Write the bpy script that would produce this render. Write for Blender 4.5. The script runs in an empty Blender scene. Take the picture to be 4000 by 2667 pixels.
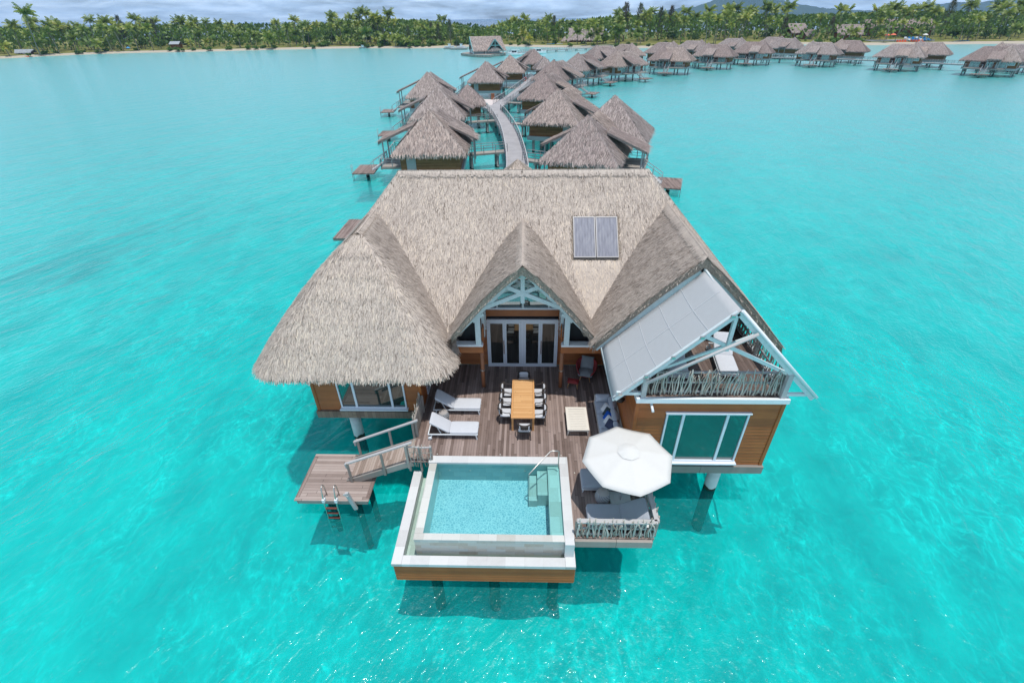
import bpy, math, random
import numpy as np
from mathutils import Vector, Matrix
R = math.radians
sc = bpy.context.scene
COL = sc.collection
rng = random.Random(7)
nrg = np.random.default_rng(11)
WZ = -2.1            # water level (z = 0 is the villa's sun deck)

# ------------------------------------------------------------------ helpers
OFF = {}
class MB:
    """collects shapes; build() links them as ONE mesh object"""
    def __init__(s): s.v = []; s.f = []; s.m = []; s.t = []; s.sm = []
    def add(s, vs, fs, m=0, t=None, smooth=False):
        b = len(s.v); s.v.extend([tuple(v) for v in vs])
        for f in fs:
            s.f.append([i + b for i in f]); s.m.append(m); s.t.append(rng.random() if t is None else t); s.sm.append(smooth)
        return s
    def box(s, x0, x1, y0, y1, z0, z1, m=0, M=None, t=None):
        vs = [Vector((x, y, z)) for z in (z0, z1) for y in (y0, y1) for x in (x0, x1)]
        if M is not None: vs = [M @ v for v in vs]
        fs = [(0, 2, 3, 1), (4, 5, 7, 6), (0, 1, 5, 4), (2, 6, 7, 3), (0, 4, 6, 2), (1, 3, 7, 5)]
        if M is not None and M.to_3x3().determinant() < 0: fs = [f[::-1] for f in fs]
        return s.add(vs, fs, m, t)
    def bar(s, a, b, w, h, m=0, up=(0, 0, 1), t=None):
        """rectangular bar from a to b; w across, h along 'up'"""
        a, b = Vector(a), Vector(b); d = (b - a); L = d.length; d.normalize()
        u = Vector(up); x = d.cross(u)
        if x.length < 1e-4: x = d.cross(Vector((0, 1, 0)))
        x.normalize(); u = x.cross(d)
        M = Matrix((x, d, u)).transposed().to_4x4(); M.translation = a
        return s.box(-w / 2, w / 2, 0, L, -h / 2, h / 2, m, M, t)
    def tube(s, pts, r, n=6, m=0, caps=True, smooth=True, t=None):
        pts = [Vector(p) for p in pts]; k = len(pts)
        rr = r if isinstance(r, (list, tuple)) else [r] * k
        vs = []; ref = Vector((.31, .22, .93))
        for i, p in enumerate(pts):
            d = (pts[min(i + 1, k - 1)] - pts[max(i - 1, 0)]).normalized()
            x = d.cross(ref)
            if x.length < 1e-3: x = d.cross(Vector((1, 0, 0)))
            x.normalize(); y = d.cross(x)
            for j in range(n):
                a = 2 * math.pi * j / n
                vs.append(p + x * (math.cos(a) * rr[i]) + y * (math.sin(a) * rr[i]))
        fs = [(i * n + j, i * n + (j + 1) % n, (i + 1) * n + (j + 1) % n, (i + 1) * n + j) for i in range(k - 1) for j in range(n)]
        tt = rng.random() if t is None else t
        s.add(vs, fs, m, tt, smooth)
        if caps:
            b = len(s.v) - len(vs)
            s.f.append([b + j for j in range(n)][::-1]); s.m.append(m); s.t.append(tt); s.sm.append(False)
            s.f.append([b + (k - 1) * n + j for j in range(n)]); s.m.append(m); s.t.append(tt); s.sm.append(False)
        return s
    def lathe(s, prof, n=20, c=(0, 0, 0), m=0, smooth=True, M=None):
        vs = []
        for (r, z) in prof:
            for j in range(n):
                a = 2 * math.pi * j / n; v = Vector((c[0] + r * math.cos(a), c[1] + r * math.sin(a), c[2] + z))
                vs.append(M @ v if M is not None else v)
        k = len(prof)
        fs = [(i * n + j, i * n + (j + 1) % n, (i + 1) * n + (j + 1) % n, (i + 1) * n + j) for i in range(k - 1) for j in range(n)]
        return s.add(vs, fs, m, None, smooth)
    def cushion(s, x0, x1, y0, y1, z0, z1, m=0, M=None, r=.03, puff=.012, n=6):
        """a soft box: rounded edges, slightly puffed top"""
        nx, ny = n, n; vs = []; fs = []
        hx, hy, hz = (x1 - x0) / 2, (y1 - y0) / 2, (z1 - z0) / 2; cx, cy, cz = (x0 + x1) / 2, (y0 + y1) / 2, (z0 + z1) / 2
        prof = [(-hz, -r), (-hz + r * .3, -r * .3), (-hz + r, 0), (hz - r, 0), (hz - r * .3, -r * .3), (hz, -r)]
        per = []
        for i in range(8 * n):
            a = 2 * math.pi * i / (8 * n); ca, sa = math.cos(a), math.sin(a)
            e = .16
            per.append((math.copysign(abs(ca) ** e, ca), math.copysign(abs(sa) ** e, sa)))
        N = len(per)
        for (z, ins) in prof:
            for (px, py) in per: vs.append(Vector((cx + px * (hx + ins), cy + py * (hy + ins), cz + z)))
        for k in (.75, .4):
            for (px, py) in per: vs.append(Vector((cx + px * (hx - r) * k, cy + py * (hy - r) * k, cz + hz + puff * (1 - k * k) * 1.6)))
        vs.append(Vector((cx, cy, cz + hz + puff * 1.5)))
        rows = len(prof) + 2
        for i in range(rows - 1):
            for j in range(N): fs.append((i * N + j, i * N + (j + 1) % N, (i + 1) * N + (j + 1) % N, (i + 1) * N + j))
        top = rows * N
        for j in range(N): fs.append(((rows - 1) * N + j, (rows - 1) * N + (j + 1) % N, top))
        fs.append(tuple(range(N))[::-1])
        if M is not None: vs = [M @ v for v in vs]
        return s.add(vs, fs, m, None, True)
    def build(s, name, mats, parent=None, label=None, off=None, bevel=0, tint=False):
        me = bpy.data.meshes.new(name)
        o = bpy.data.objects.new(name, me); COL.objects.link(o)
        of = Vector(off) if off is not None else (OFF.get(parent.name, Vector()) if parent else Vector())
        vs = np.array(s.v, dtype=np.float64).reshape(-1, 3) - np.array(of)
        me.from_pydata([tuple(v) for v in vs.tolist()], [], s.f)
        if not isinstance(mats, (list, tuple)): mats = [mats]
        for m in mats: me.materials.append(m)
        me.polygons.foreach_set('material_index', s.m)
        me.polygons.foreach_set('use_smooth', s.sm)
        at = me.attributes.new('tint', 'FLOAT', 'FACE'); at.data.foreach_set('value', s.t)
        me.update()
        OFF[o.name] = of
        if parent: o.parent = parent
        elif off is not None: o.location = of
        if label: o['label'] = label
        if bevel:
            b = o.modifiers.new('bevel', 'BEVEL'); b.width = bevel; b.segments = 2; b.limit_method = 'ANGLE'
        return o
def tag(o, label=None, cat=None, group=None, kind=None):
    if label: o['label'] = label
    if cat: o['category'] = cat
    if group: o['group'] = group
    if kind: o['kind'] = kind
    return o
def thing(name, label, cat, loc=(0, 0, 0), rz=0, group=None, world=False):
    """an Empty at the thing's base; world=True: its parts are given in world coordinates"""
    o = bpy.data.objects.new(name, None); COL.objects.link(o)
    o.location = loc; o.rotation_euler = (0, 0, rz); o.empty_display_size = .2
    tag(o, label, cat, group)
    OFF[o.name] = Vector(loc) if world else Vector()
    return o
def copy_tree(o, parent=None):
    c = o.copy(); COL.objects.link(c)
    if parent: c.parent = parent
    for ch in list(o.children): copy_tree(ch, c)
    return c
def structure(mb, name, mats, **k):
    o = mb.build(name, mats, **k); o['kind'] = 'structure'; return o

# ------------------------------------------------------------------ materials
class NT:
    def __init__(s, m):
        m.use_nodes = True; s.t = m.node_tree; s.t.nodes.clear()
    def n(s, typ, **k):
        nd = s.t.nodes.new('ShaderNode' + typ)
        for a, v in k.items():
            if a.startswith('_'): setattr(nd, a[1:], v)
            else:
                key = int(a[1:]) if a[0] == 'i' and a[1:].isdigit() else a.replace('__', ' ')
                if isinstance(v, bpy.types.NodeSocket): s.t.links.new(v, nd.inputs[key])
                else: nd.inputs[key].default_value = v
        return nd
    def math(s, op, a, b=0., c=0., clamp=False):
        return s.n('Math', _operation=op, _use_clamp=clamp, i0=a, i1=b, i2=c).outputs[0]
    def ramp(s, fac, stops, mode='LINEAR'):
        nd = s.t.nodes.new('ShaderNodeValToRGB'); nd.color_ramp.interpolation = mode
        e = nd.color_ramp.elements
        while len(e) < len(stops): e.new(.5)
        for q, (p, c) in zip(e, stops): q.position = p; q.color = (*c, 1) if len(c) == 3 else c
        s.t.links.new(fac, nd.inputs[0]); return nd.outputs[0]
    def mix(s, fac, a, b, blend='MIX'):
        nd = s.t.nodes.new('ShaderNodeMix'); nd.data_type = 'RGBA'; nd.blend_type = blend
        for i, v in ((0, fac), (6, a), (7, b)):
            if isinstance(v, bpy.types.NodeSocket): s.t.links.new(v, nd.inputs[i])
            else: nd.inputs[i].default_value = (*v, 1) if isinstance(v, tuple) and len(v) == 3 else v
        return nd.outputs[2]
    def noise(s, co, scale, detail=2, rough=.5, dist=0., out=0):
        return s.n('TexNoise', Vector=co, Scale=scale, Detail=detail, Roughness=rough, Distortion=dist).outputs[out]
    def obj(s): return s.n('TexCoord').outputs['Object']
    def gen(s, which): return s.n('TexCoord').outputs[which]
    def pos(s): return s.n('NewGeometry').outputs['Position']
    def mapping(s, co, scale=(1, 1, 1), rot=(0, 0, 0), loc=(0, 0, 0)):
        return s.n('Mapping', Vector=co, Scale=scale, Rotation=rot, Location=loc).outputs[0]
    def sep(s, co):
        o = s.n('SeparateXYZ', Vector=co).outputs; return o[0], o[1], o[2]
    def comb(s, x, y, z): return s.n('CombineXYZ', X=x, Y=y, Z=z).outputs[0]
    def tint(s): return s.n('Attribute', _attribute_name='tint').outputs['Fac']
    def bump(s, h, strength=.3, dist=.02): return s.n('Bump', Height=h, Strength=strength, Distance=dist).outputs[0]
    def out(s, sh, vol=None):
        o = s.t.nodes.new('ShaderNodeOutputMaterial')
        if sh is not None: s.t.links.new(sh, o.inputs[0])
        if vol is not None: s.t.links.new(vol, o.inputs[1])
    def pbsdf(s, col, rough=.6, normal=None, metal=0., spec=.5, **k):
        d = {'Base__Color': (*col, 1) if isinstance(col, tuple) else col, 'Roughness': rough, 'Metallic': metal, 'Specular__IOR__Level': spec}
        if normal is not None: d['Normal'] = normal
        d.update(k)
        nd = s.n('BsdfPrincipled', **d); return nd.outputs[0]
def mat(name, fn):
    m = bpy.data.materials.new(name); nt = NT(m); fn(nt); return m
def plain(name, col, rough=.6, var=.12, scale=6, metal=0., spec=.4, bump=0., bscale=40):
    def f(nt):
        co = nt.obj()
        n = nt.noise(co, scale, 4, .6)
        c = nt.mix(nt.math('MULTIPLY', n, 1.), tuple(x * (1 - var) for x in col), tuple(min(1, x * (1 + var)) for x in col))
        nm = nt.bump(nt.noise(co, bscale, 2), bump, .01) if bump else None
        nt.out(nt.pbsdf(c, rough, nm, metal, spec))
    return mat(name, f)
def planks(name, stops, w, L, axis='y', rough=.7, gap=.05, dark=.12, bump=.25, grain=1., spec=.25):
    """boards of width w running along axis; each board its own tone, dark gaps between"""
    def f(nt):
        x, y, z = nt.sep(nt.pos())
        a, b = {'y': (x, y), 'x': (y, x), 'xz': (z, x), 'zx': (x, z), 'yz': (z, y)}[axis]
        u = nt.math('DIVIDE', a, w); iu = nt.math('FLOOR', u); fu = nt.math('FRACT', u)
        sh = nt.n('TexWhiteNoise', _noise_dimensions='1D', W=iu).outputs[0]
        v = nt.math('ADD', nt.math('DIVIDE', b, L), nt.math('MULTIPLY', sh, 7.)); iv = nt.math('FLOOR', v); fv = nt.math('FRACT', v)
        idv = nt.comb(iu, iv, 0.)
        rnd = nt.n('TexWhiteNoise', _noise_dimensions='3D', Vector=idv).outputs[0]
        gr = nt.noise(nt.comb(nt.math('MULTIPLY', a, 55.), nt.math('MULTIPLY', b, 2.2), nt.math('MULTIPLY', rnd, 30.)), 1., 4, .6)
        blot = nt.noise(nt.comb(a, b, 0.), 1.7, 3, .6)
        tone = nt.math('ADD', nt.math('MULTIPLY', rnd, .5), nt.math('ADD', nt.math('MULTIPLY', gr, .3 * grain), nt.math('MULTIPLY', blot, .25)))
        c = nt.ramp(tone, stops)
        g1 = nt.math('LESS_THAN', fu, gap); g2 = nt.math('LESS_THAN', fv, .012 / L)
        g = nt.math('MAXIMUM', g1, g2)
        c = nt.mix(g, c, tuple(q * dark for q in stops[0][1]))
        h = nt.math('SUBTRACT', nt.math('MULTIPLY', gr, .3), g)
        nt.out(nt.pbsdf(c, rough, nt.bump(h, bump, .01), 0, spec))
    return mat(name, f)
M = {}
WOOD = [(0.15, (.085, .056, .045)), (.45, (.20, .145, .124)), (.7, (.295, .224, .197)), (1., (.39, .305, .272))]
M['deck'] = planks('weathered_deck', WOOD, .105, 2.6, 'y')
M['deck_x'] = planks('weathered_deck_cross', [(.1, (.17, .125, .105)), (.5, (.33, .26, .23)), (1., (.47, .39, .35))], .135, 2.9, 'x')
M['ramp'] = planks('ramp_boards', [(.1, (.19, .14, .11)), (.5, (.36, .27, .22)), (1., (.50, .41, .35))], .12, 3., 'y')
M['dark_deck'] = planks('shaded_deck', [(.1, (.07, .05, .042)), (.5, (.15, .11, .095)), (1., (.24, .19, .165))], .12, 2.6, 'y')  # darker copy of the deck boards, shade put into the colour
M['grey_wood'] = planks('grey_timber', [(.1, (.19, .17, .15)), (.5, (.31, .28, .25)), (1., (.42, .385, .35))], .35, 3., 'x', gap=.0, bump=.15)
def siding(nt):
    x, y, z = nt.sep(nt.pos())
    t = nt.tint()
    g = nt.noise(nt.comb(nt.math('MULTIPLY', x, 3.), nt.math('MULTIPLY', y, 3.), nt.math('MULTIPLY', z, 60.)), 1., 4, .6)
    st = nt.noise(nt.comb(x, y, nt.math('MULTIPLY', z, .5)), 1.3, 3)
    tone = nt.math('ADD', nt.math('MULTIPLY', t, .2), nt.math('ADD', nt.math('MULTIPLY', g, .5), nt.math('MULTIPLY', st, .4)))
    c = nt.ramp(tone, [(.2, (.20, .058, .015)), (.6, (.37, .115, .028)), (.95, (.48, .17, .045))])
    nt.out(nt.pbsdf(c, .45, nt.bump(g, .12, .01), 0, .4))
M['siding'] = mat('orange_siding', siding)
def thatchmat(name, stops, dk):
    def f(nt):
        co = nt.pos(); t = nt.tint()
        big = nt.noise(co, .35, 4, .6); mid = nt.noise(co, 2.2, 3, .6)
        tone = nt.math('ADD', t, nt.math('MULTIPLY', nt.math('SUBTRACT', mid, .5), .35))
        orr = nt.n('ObjectInfo').outputs['Random']
        c = nt.ramp(tone, stops)
        c = nt.mix(nt.math('MULTIPLY', nt.math('SUBTRACT', big, .35), 1.3, clamp=True), c, (.74, .74, .77), 'MULTIPLY')
        if dk: c = nt.mix(1., c, nt.ramp(orr, [(0., (.80, .72, .70)), (.3, (.93, .88, .86)), (.65, (1., 1., 1.)), (1., (1.08, 1.0, .92))]), 'MULTIPLY')
        nt.out(nt.pbsdf(c, .8, None, 0, .15))
    return mat(name, f)
M['thatch'] = thatchmat('pandanus_thatch', [(0., (.19, .15, .122)), (.06, (.31, .256, .215)), (.25, (.43, .36, .308)), (.55, (.535, .455, .392)), (.85, (.625, .535, .458)), (1., (.73, .61, .48))], 0)
M['thatch_far'] = thatchmat('grey_thatch', [(0., (.15, .123, .115)), (.10, (.24, .198, .185)), (.4, (.36, .305, .29)), (.75, (.46, .392, .37)), (1., (.55, .475, .435))], 1)
def thbase(name, a, b):
    def f(nt):
        co = nt.pos()
        n = nt.noise(co, 14, 4, .7)
        nt.out(nt.pbsdf(nt.ramp(n, [(.3, a), (.7, b)]), .9, nt.bump(n, .6, .05), 0, .1))
    return mat(name, f)
M['thatch_base'] = thbase('thatch_underlayer', (.16, .13, .105), (.42, .35, .285))
M['thatch_base_far'] = thbase('grey_thatch_underlayer', (.15, .125, .115), (.36, .305, .28))
M['white'] = plain('white_paint', (.74, .77, .79), .45, .05)
M['alu'] = plain('white_aluminium', (.70, .74, .80), .35, .04)
M['beam'] = plain('painted_beam', (.60, .67, .68), .6, .16, 9)
M['fascia'] = planks('brown_fascia', [(.1, (.14, .10, .075)), (.5, (.24, .17, .125)), (1., (.33, .25, .19))], .17, 3.5, 'zx', gap=.04, dark=.4)
M['steel'] = plain('stainless_steel', (.55, .53, .50), .28, .05, metal=.9)
M['black'] = plain('dark_opening', (.012, .012, .014), .6, .1)
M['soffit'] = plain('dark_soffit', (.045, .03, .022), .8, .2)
M['orange_wood'] = plain('stained_post', (.30, .125, .06), .55, .2, 12)
def glass(name, base, refl, rough=.01, tr=0.):
    def f(nt):
        co = nt.pos()
        nm = nt.bump(nt.noise(co, .8, 1), .04, .05)
        d = nt.pbsdf(base, .3, None, 0, .2)
        g = nt.n('BsdfGlossy', Color=(.86, .95, .93, 1), Roughness=rough, Normal=nm).outputs[0]
        lw = nt.n('Fresnel', IOR=1.5).outputs[0]
        fac = nt.math('ADD', nt.math('MULTIPLY', lw, .8), refl, clamp=True)
        nt.out(nt.n('MixShader', i0=fac, i1=d, i2=g).outputs[0])
    return mat(name, f)
M['glass'] = glass('mirror_glass', (.008, .02, .02), .13)
M['door_glass'] = glass('door_glass', (.012, .014, .014), .07)
M['gable_glass'] = glass('gable_glass', (.01, .03, .03), .3)
def stone(name, cols, sx, sy, axis, rough, joint=.02, spec=.4):
    def f(nt):
        x, y, z = nt.sep(nt.pos())
        a, b = {'xy': (x, y), 'xz': (x, z), 'yz': (y, z)}[axis]
        u = nt.math('DIVIDE', b, sy); iu = nt.math('FLOOR', u)
        v = nt.math('ADD', nt.math('DIVIDE', a, sx), nt.math('MULTIPLY', iu, .5)); iv = nt.math('FLOOR', v)
        r1 = nt.n('TexWhiteNoise', _noise_dimensions='3D', Vector=nt.comb(iu, iv, 3.)).outputs[0]
        vein = nt.noise(nt.pos(), 3., 5, .65, 1.2)
        c = nt.ramp(nt.math('ADD', nt.math('MULTIPLY', r1, .75), nt.math('MULTIPLY', nt.math('SUBTRACT', vein, .3), .5)), cols)
        j = nt.math('MAXIMUM', nt.math('LESS_THAN', nt.math('FRACT', u), joint * .4 / sy), nt.math('LESS_THAN', nt.math('FRACT', v), joint * .4 / sx))
        c = nt.mix(nt.math('MULTIPLY', j, .5), c, (.3, .29, .27))
        nt.out(nt.pbsdf(c, rough, None, 0, spec))
    return mat(name, f)
M['coping'] = stone('white_coping', [(0., (.46, .45, .445)), (.4, (.57, .57, .565)), (1., (.64, .64, .63))], .62, 4., 'xy', .5, .01)
M['coping_side'] = stone('white_coping_long', [(0., (.48, .47, .465)), (.4, (.58, .58, .575)), (1., (.64, .64, .63))], 4., .62, 'xy', .5, .01)
QZ = [(0., (.36, .32, .26)), (.3, (.50, .48, .43)), (.6, (.46, .49, .47)), (1., (.66, .64, .58))]
M['quartz'] = stone('quartzite_tile', QZ, .62, .16, 'xz', .35)
M['quartz_top'] = stone('wet_quartzite', [(0., (.44, .42, .37)), (.5, (.56, .565, .53)), (1., (.66, .65, .60))], .6, .6, 'xy', .15)
def poolfloor(nt):
    co = nt.pos()
    warp = nt.n('VectorMath', _operation='ADD', i0=co, i1=nt.n('VectorMath', _operation='SCALE', i0=nt.n('TexNoise', Vector=co, Scale=3.5, Detail=2).outputs[1], Scale=.22).outputs[0]).outputs[0]
    tile = nt.n('TexVoronoi', Vector=warp, Scale=5.).outputs['Color']
    e = nt.n('TexVoronoi', _feature='DISTANCE_TO_EDGE', Vector=warp, Scale=11.).outputs['Distance']
    b = nt.ramp(nt.noise(co, 1.2, 3), [(.3, (.185, .38, .455)), (.7, (.275, .475, .54))])
    c = nt.mix(nt.ramp(e, [(.0, (.62, .62, .62)), (.12, (.28, .28, .28)), (.34, (0, 0, 0))]), b, (.78, .84, .82))  # pale web is caustic light painted into the floor colour
    nt.out(nt.pbsdf(c, .4, None, 0, .3))
M['pool_floor'] = mat('pool_floor_painted_caustics', poolfloor)
M['pool_wall'] = stone('pool_tile', [(0., (.26, .42, .45)), (.5, (.34, .50, .52)), (1., (.42, .54, .52))], .5, .25, 'xz', .3)
def waterm(name, tint, scale, strength, rough, dist=.06, ior=1.33, murk=None, mf=.3, fine=.38):
    def f(nt):
        co = nt.pos()
        c2 = nt.mapping(co, (1., 1., 1.), (0, 0, R(28)))
        c3 = nt.mapping(c2, (1., .42, 1.))
        a = nt.noise(c3, scale, 3, .55, .6)
        b = nt.noise(co, scale * 3.3, 3, .6, .3)
        w = nt.noise(c3, scale * .22, 2, .5, .4)
        h = nt.math('ADD', nt.math('ADD', a, nt.math('MULTIPLY', b, fine)), nt.math('MULTIPLY', w, 1.6))
        nm = nt.bump(h, strength, dist)
        fr = nt.n('Fresnel', IOR=ior, Normal=nm).outputs[0]
        tr = nt.n('BsdfTransparent', Color=(*tint, 1)).outputs[0]
        if murk:
            ge = nt.n('NewGeometry').outputs; cs = nt.math('MAXIMUM', nt.math('ABSOLUTE', nt.n('VectorMath', _operation='DOT_PRODUCT', i0=ge['Incoming'], i1=ge['True Normal']).outputs['Value']), .04)
            mfv = nt.math('SUBTRACT', 1., nt.math('EXPONENT', nt.math('DIVIDE', -mf, cs)))
            tr = nt.n('MixShader', i0=mfv, i1=tr, i2=nt.n('BsdfDiffuse', Color=(*murk, 1)).outputs[0]).outputs[0]
        gl = nt.n('BsdfGlossy', Color=(1, 1, 1, 1), Roughness=rough, Normal=nm).outputs[0]
        if murk: gl = nt.n('MixShader', i0=.55, i1=gl, i2=nt.n('BsdfGlossy', Color=(1, 1, 1, 1), Roughness=.34, Normal=nm).outputs[0]).outputs[0]
        nt.out(nt.n('MixShader', i0=fr, i1=tr, i2=gl).outputs[0])
    return mat(name, f)
M['lagoon'] = waterm('lagoon_surface', (.012, .90, .89), 1.3, .6, .06, .26, murk=(.008, .43, .435), mf=.2, fine=.31)
M['trough_water'] = waterm('trough_surface', (.80, .93, .91), 5., .35, .03, .03)
M['pool_water'] = waterm('pool_surface', (.62, .92, .945), 5., .35, .03, .03)
M['ocean'] = mat('ocean_surface', lambda nt: nt.out(nt.pbsdf((.012, .05, .12), .25, nt.bump(nt.noise(nt.pos(), .2, 4), .5, .5), 0, .4)))
def seabed(nt):
    co = nt.pos()
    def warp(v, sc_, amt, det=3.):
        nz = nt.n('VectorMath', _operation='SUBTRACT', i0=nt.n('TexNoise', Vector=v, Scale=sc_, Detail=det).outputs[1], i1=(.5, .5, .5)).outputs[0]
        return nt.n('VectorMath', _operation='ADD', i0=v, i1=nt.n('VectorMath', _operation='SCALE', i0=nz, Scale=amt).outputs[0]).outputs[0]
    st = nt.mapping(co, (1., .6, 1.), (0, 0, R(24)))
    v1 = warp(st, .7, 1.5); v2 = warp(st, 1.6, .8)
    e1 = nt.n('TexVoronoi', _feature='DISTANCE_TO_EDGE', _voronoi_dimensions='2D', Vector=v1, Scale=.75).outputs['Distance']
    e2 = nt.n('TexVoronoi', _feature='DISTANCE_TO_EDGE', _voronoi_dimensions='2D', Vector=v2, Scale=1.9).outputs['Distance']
    caustic1 = nt.ramp(e1, [(0., (1, 1, 1)), (.10, (.45, .45, .45)), (.3, (0, 0, 0))]); caustic2 = nt.ramp(e2, [(0., (1, 1, 1)), (.09, (.4, .4, .4)), (.28, (0, 0, 0))])  # bright nets imitate caustics, painted into the sand colour
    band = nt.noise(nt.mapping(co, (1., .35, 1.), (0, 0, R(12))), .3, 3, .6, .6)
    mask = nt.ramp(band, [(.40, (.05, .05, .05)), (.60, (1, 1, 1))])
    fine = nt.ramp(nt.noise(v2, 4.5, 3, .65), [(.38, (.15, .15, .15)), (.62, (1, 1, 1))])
    k = nt.math('MULTIPLY', nt.math('MULTIPLY', nt.math('ADD', nt.math('MULTIPLY', caustic1, .58), nt.math('MULTIPLY', caustic2, .55)), mask), fine, clamp=True)
    med = nt.noise(warp(st, .5, 1.2), .55, 4, .6)
    base = nt.ramp(med, [(.28, (.30, .37, .38)), (.5, (.45, .50, .49)), (.74, (.58, .62, .59))])
    big = nt.noise(co, .035, 4, .55)
    base = nt.mix(nt.math('MULTIPLY', nt.math('SUBTRACT', big, .48), 2.2, clamp=True), base, (.66, .70, .66))
    # dark weed streaks on the sand left of the villa
    x, y, z = nt.sep(co)
    u = nt.math('ADD', nt.math('MULTIPLY', x, .26), nt.math('MULTIPLY', y, .965)); v = nt.math('ADD', nt.math('MULTIPLY', x, .965), nt.math('MULTIPLY', y, -.26))
    sn = nt.noise(nt.comb(nt.math('MULTIPLY', u, .06), nt.math('MULTIPLY', v, .3), 0.), 1., 4, .55, .5)
    near = nt.math('MULTIPLY', nt.ramp(nt.math('MULTIPLY', nt.math('ABSOLUTE', nt.math('ADD', v, 51.)), .1), [(.45, (1, 1, 1)), (1., (0, 0, 0))]), nt.ramp(nt.math('MULTIPLY', nt.math('ABSOLUTE', nt.math('ADD', u, -27.)), .035), [(.3, (1, 1, 1)), (.75, (0, 0, 0))]))
    weed = nt.math('MULTIPLY', nt.math('MULTIPLY', nt.ramp(sn, [(.48, (0, 0, 0)), (.62, (1, 1, 1))]), near), .95)
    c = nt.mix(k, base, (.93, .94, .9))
    c = nt.mix(weed, c, (.13, .19, .20))
    nt.out(nt.pbsdf(c, .9, None, 0, .1))
M['seabed'] = mat('sand_bed_painted_caustics', seabed)
M['sand'] = plain('beach_sand', (.43, .375, .295), .9, .15, .5)
def ground(nt):
    co = nt.pos()
    n = nt.noise(co, .06, 4, .6)
    nt.out(nt.pbsdf(nt.ramp(n, [(.35, (.12, .13, .035)), (.55, (.20, .20, .06)), (.72, (.34, .28, .16))]), .95, None, 0, .1))
M['ground'] = mat('grass_ground', ground)
def leafm(name, stops, trans=.25):
    def f(nt):
        t = nt.tint(); o = nt.n('ObjectInfo').outputs['Random']
        tone = nt.math('ADD', nt.math('MULTIPLY', t, .6), nt.math('MULTIPLY', o, .4))
        c = nt.ramp(tone, stops)
        d = nt.n('BsdfDiffuse', Color=c).outputs[0]
        tl = nt.n('BsdfTranslucent', Color=c).outputs[0]
        g = nt.n('BsdfGlossy', Color=(1, 1, 1, 1), Roughness=.45).outputs[0]
        mx = nt.n('MixShader', i0=trans, i1=d, i2=tl).outputs[0]
        nt.out(nt.n('MixShader', i0=.03, i1=mx, i2=g).outputs[0])
    return mat(name, f)
M['palm'] = leafm('palm_leaf', [(.0, (.10, .16, .022)), (.45, (.21, .28, .04)), (.8, (.33, .37, .065)), (1., (.46, .38, .08))])
M['palm_dark'] = leafm('dark_palm_leaf', [(.0, (.075, .13, .024)), (.5, (.16, .235, .04)), (1., (.26, .32, .065))])
M['palm_yellow'] = leafm('yellow_palm_leaf', [(.0, (.20, .24, .03)), (.5, (.34, .34, .04)), (1., (.50, .40, .05))])
M['leaf'] = leafm('broad_leaf', [(.0, (.045, .085, .02)), (.5, (.10, .17, .04)), (1., (.18, .26, .065))])
M['leaf_bright'] = leafm('bright_leaf', [(.0, (.06, .12, .02)), (.5, (.12, .21, .03)), (1., (.20, .29, .05))])
M['needle'] = leafm('casuarina_needle', [(.0, (.045, .06, .028)), (.5, (.09, .105, .05)), (1., (.15, .16, .08))])
M['needle_brown'] = leafm('brown_needle', [(.0, (.05, .042, .03)), (.5, (.10, .085, .055)), (1., (.16, .135, .09))])
M['under'] = leafm('undergrowth_leaf', [(.0, (.04, .085, .014)), (.5, (.105, .185, .028)), (1., (.20, .29, .05))])
M['trunk'] = plain('palm_trunk', (.24, .21, .17), .85, .3, 3)
M['mountain'] = plain('forest_slope', (.05, .075, .04), .95, .45, .004)
M['concrete'] = plain('grey_concrete', (.36, .36, .37), .85, .12, 1.2, bump=.1)
M['path'] = plain('boardwalk_concrete', (.34, .325, .33), .85, .3, .7)
M['pale_path'] = plain('pale_pavement', (.60, .53, .50), .85, .06, .8)
def piling(nt):
    x, y, z = nt.sep(nt.pos())
    n = nt.noise(nt.pos(), 3., 3)
    k = nt.math('LESS_THAN', nt.math('ADD', z, nt.math('MULTIPLY', n, .35)), WZ + .32)
    c = nt.mix(k, nt.ramp(n, [(.3, (.52, .56, .56)), (.7, (.66, .69, .68))]), (.025, .035, .022))
    nt.out(nt.pbsdf(c, .7, None, 0, .3))
M['piling'] = mat('white_piling', piling)
def piling2(nt):
    x, y, z = nt.sep(nt.pos())
    n = nt.noise(nt.pos(), 3., 3)
    k = nt.math('LESS_THAN', nt.math('ADD', z, nt.math('MULTIPLY', n, .35)), WZ + .35)
    c = nt.mix(k, nt.ramp(n, [(.3, (.24, .24, .23)), (.7, (.36, .36, .35))]), (.03, .035, .026))
    nt.out(nt.pbsdf(c, .8, None, 0, .2))
M['pile_grey'] = mat('grey_piling', piling2)
M['brown_wall'] = planks('brown_siding', [(.1, (.13, .055, .022)), (.5, (.22, .10, .042)), (1., (.30, .15, .065))], .14, 3., 'xz', gap=.07, dark=.3)
M['teal_pane'] = glass('teal_pane', (.03, .11, .11), .25)
M['rail'] = plain('grey_rail', (.33, .32, .32), .7, .15, 3)
M['rail_light'] = plain('pale_rail', (.44, .43, .43), .6, .1, 3)
def fabric(name, col, var=.05, bs=.25):
    def f(nt):
        co = nt.obj()
        w = nt.n('TexWave', Vector=co, Scale=90., Distortion=1.).outputs[1]
        n = nt.noise(co, 5, 4, .6)
        c = nt.mix(n, tuple(x * (1 - var) for x in col), tuple(min(1, x * (1 + var)) for x in col))
        nt.out(nt.pbsdf(c, .85, nt.bump(nt.math('ADD', nt.math('MULTIPLY', w, .3), nt.noise(co, 7, 3)), bs, .012), 0, .2))
    return mat(name, f)
M['canvas_grey'] = fabric('grey_canvas', (.44, .45, .46), .04, .15)
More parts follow.
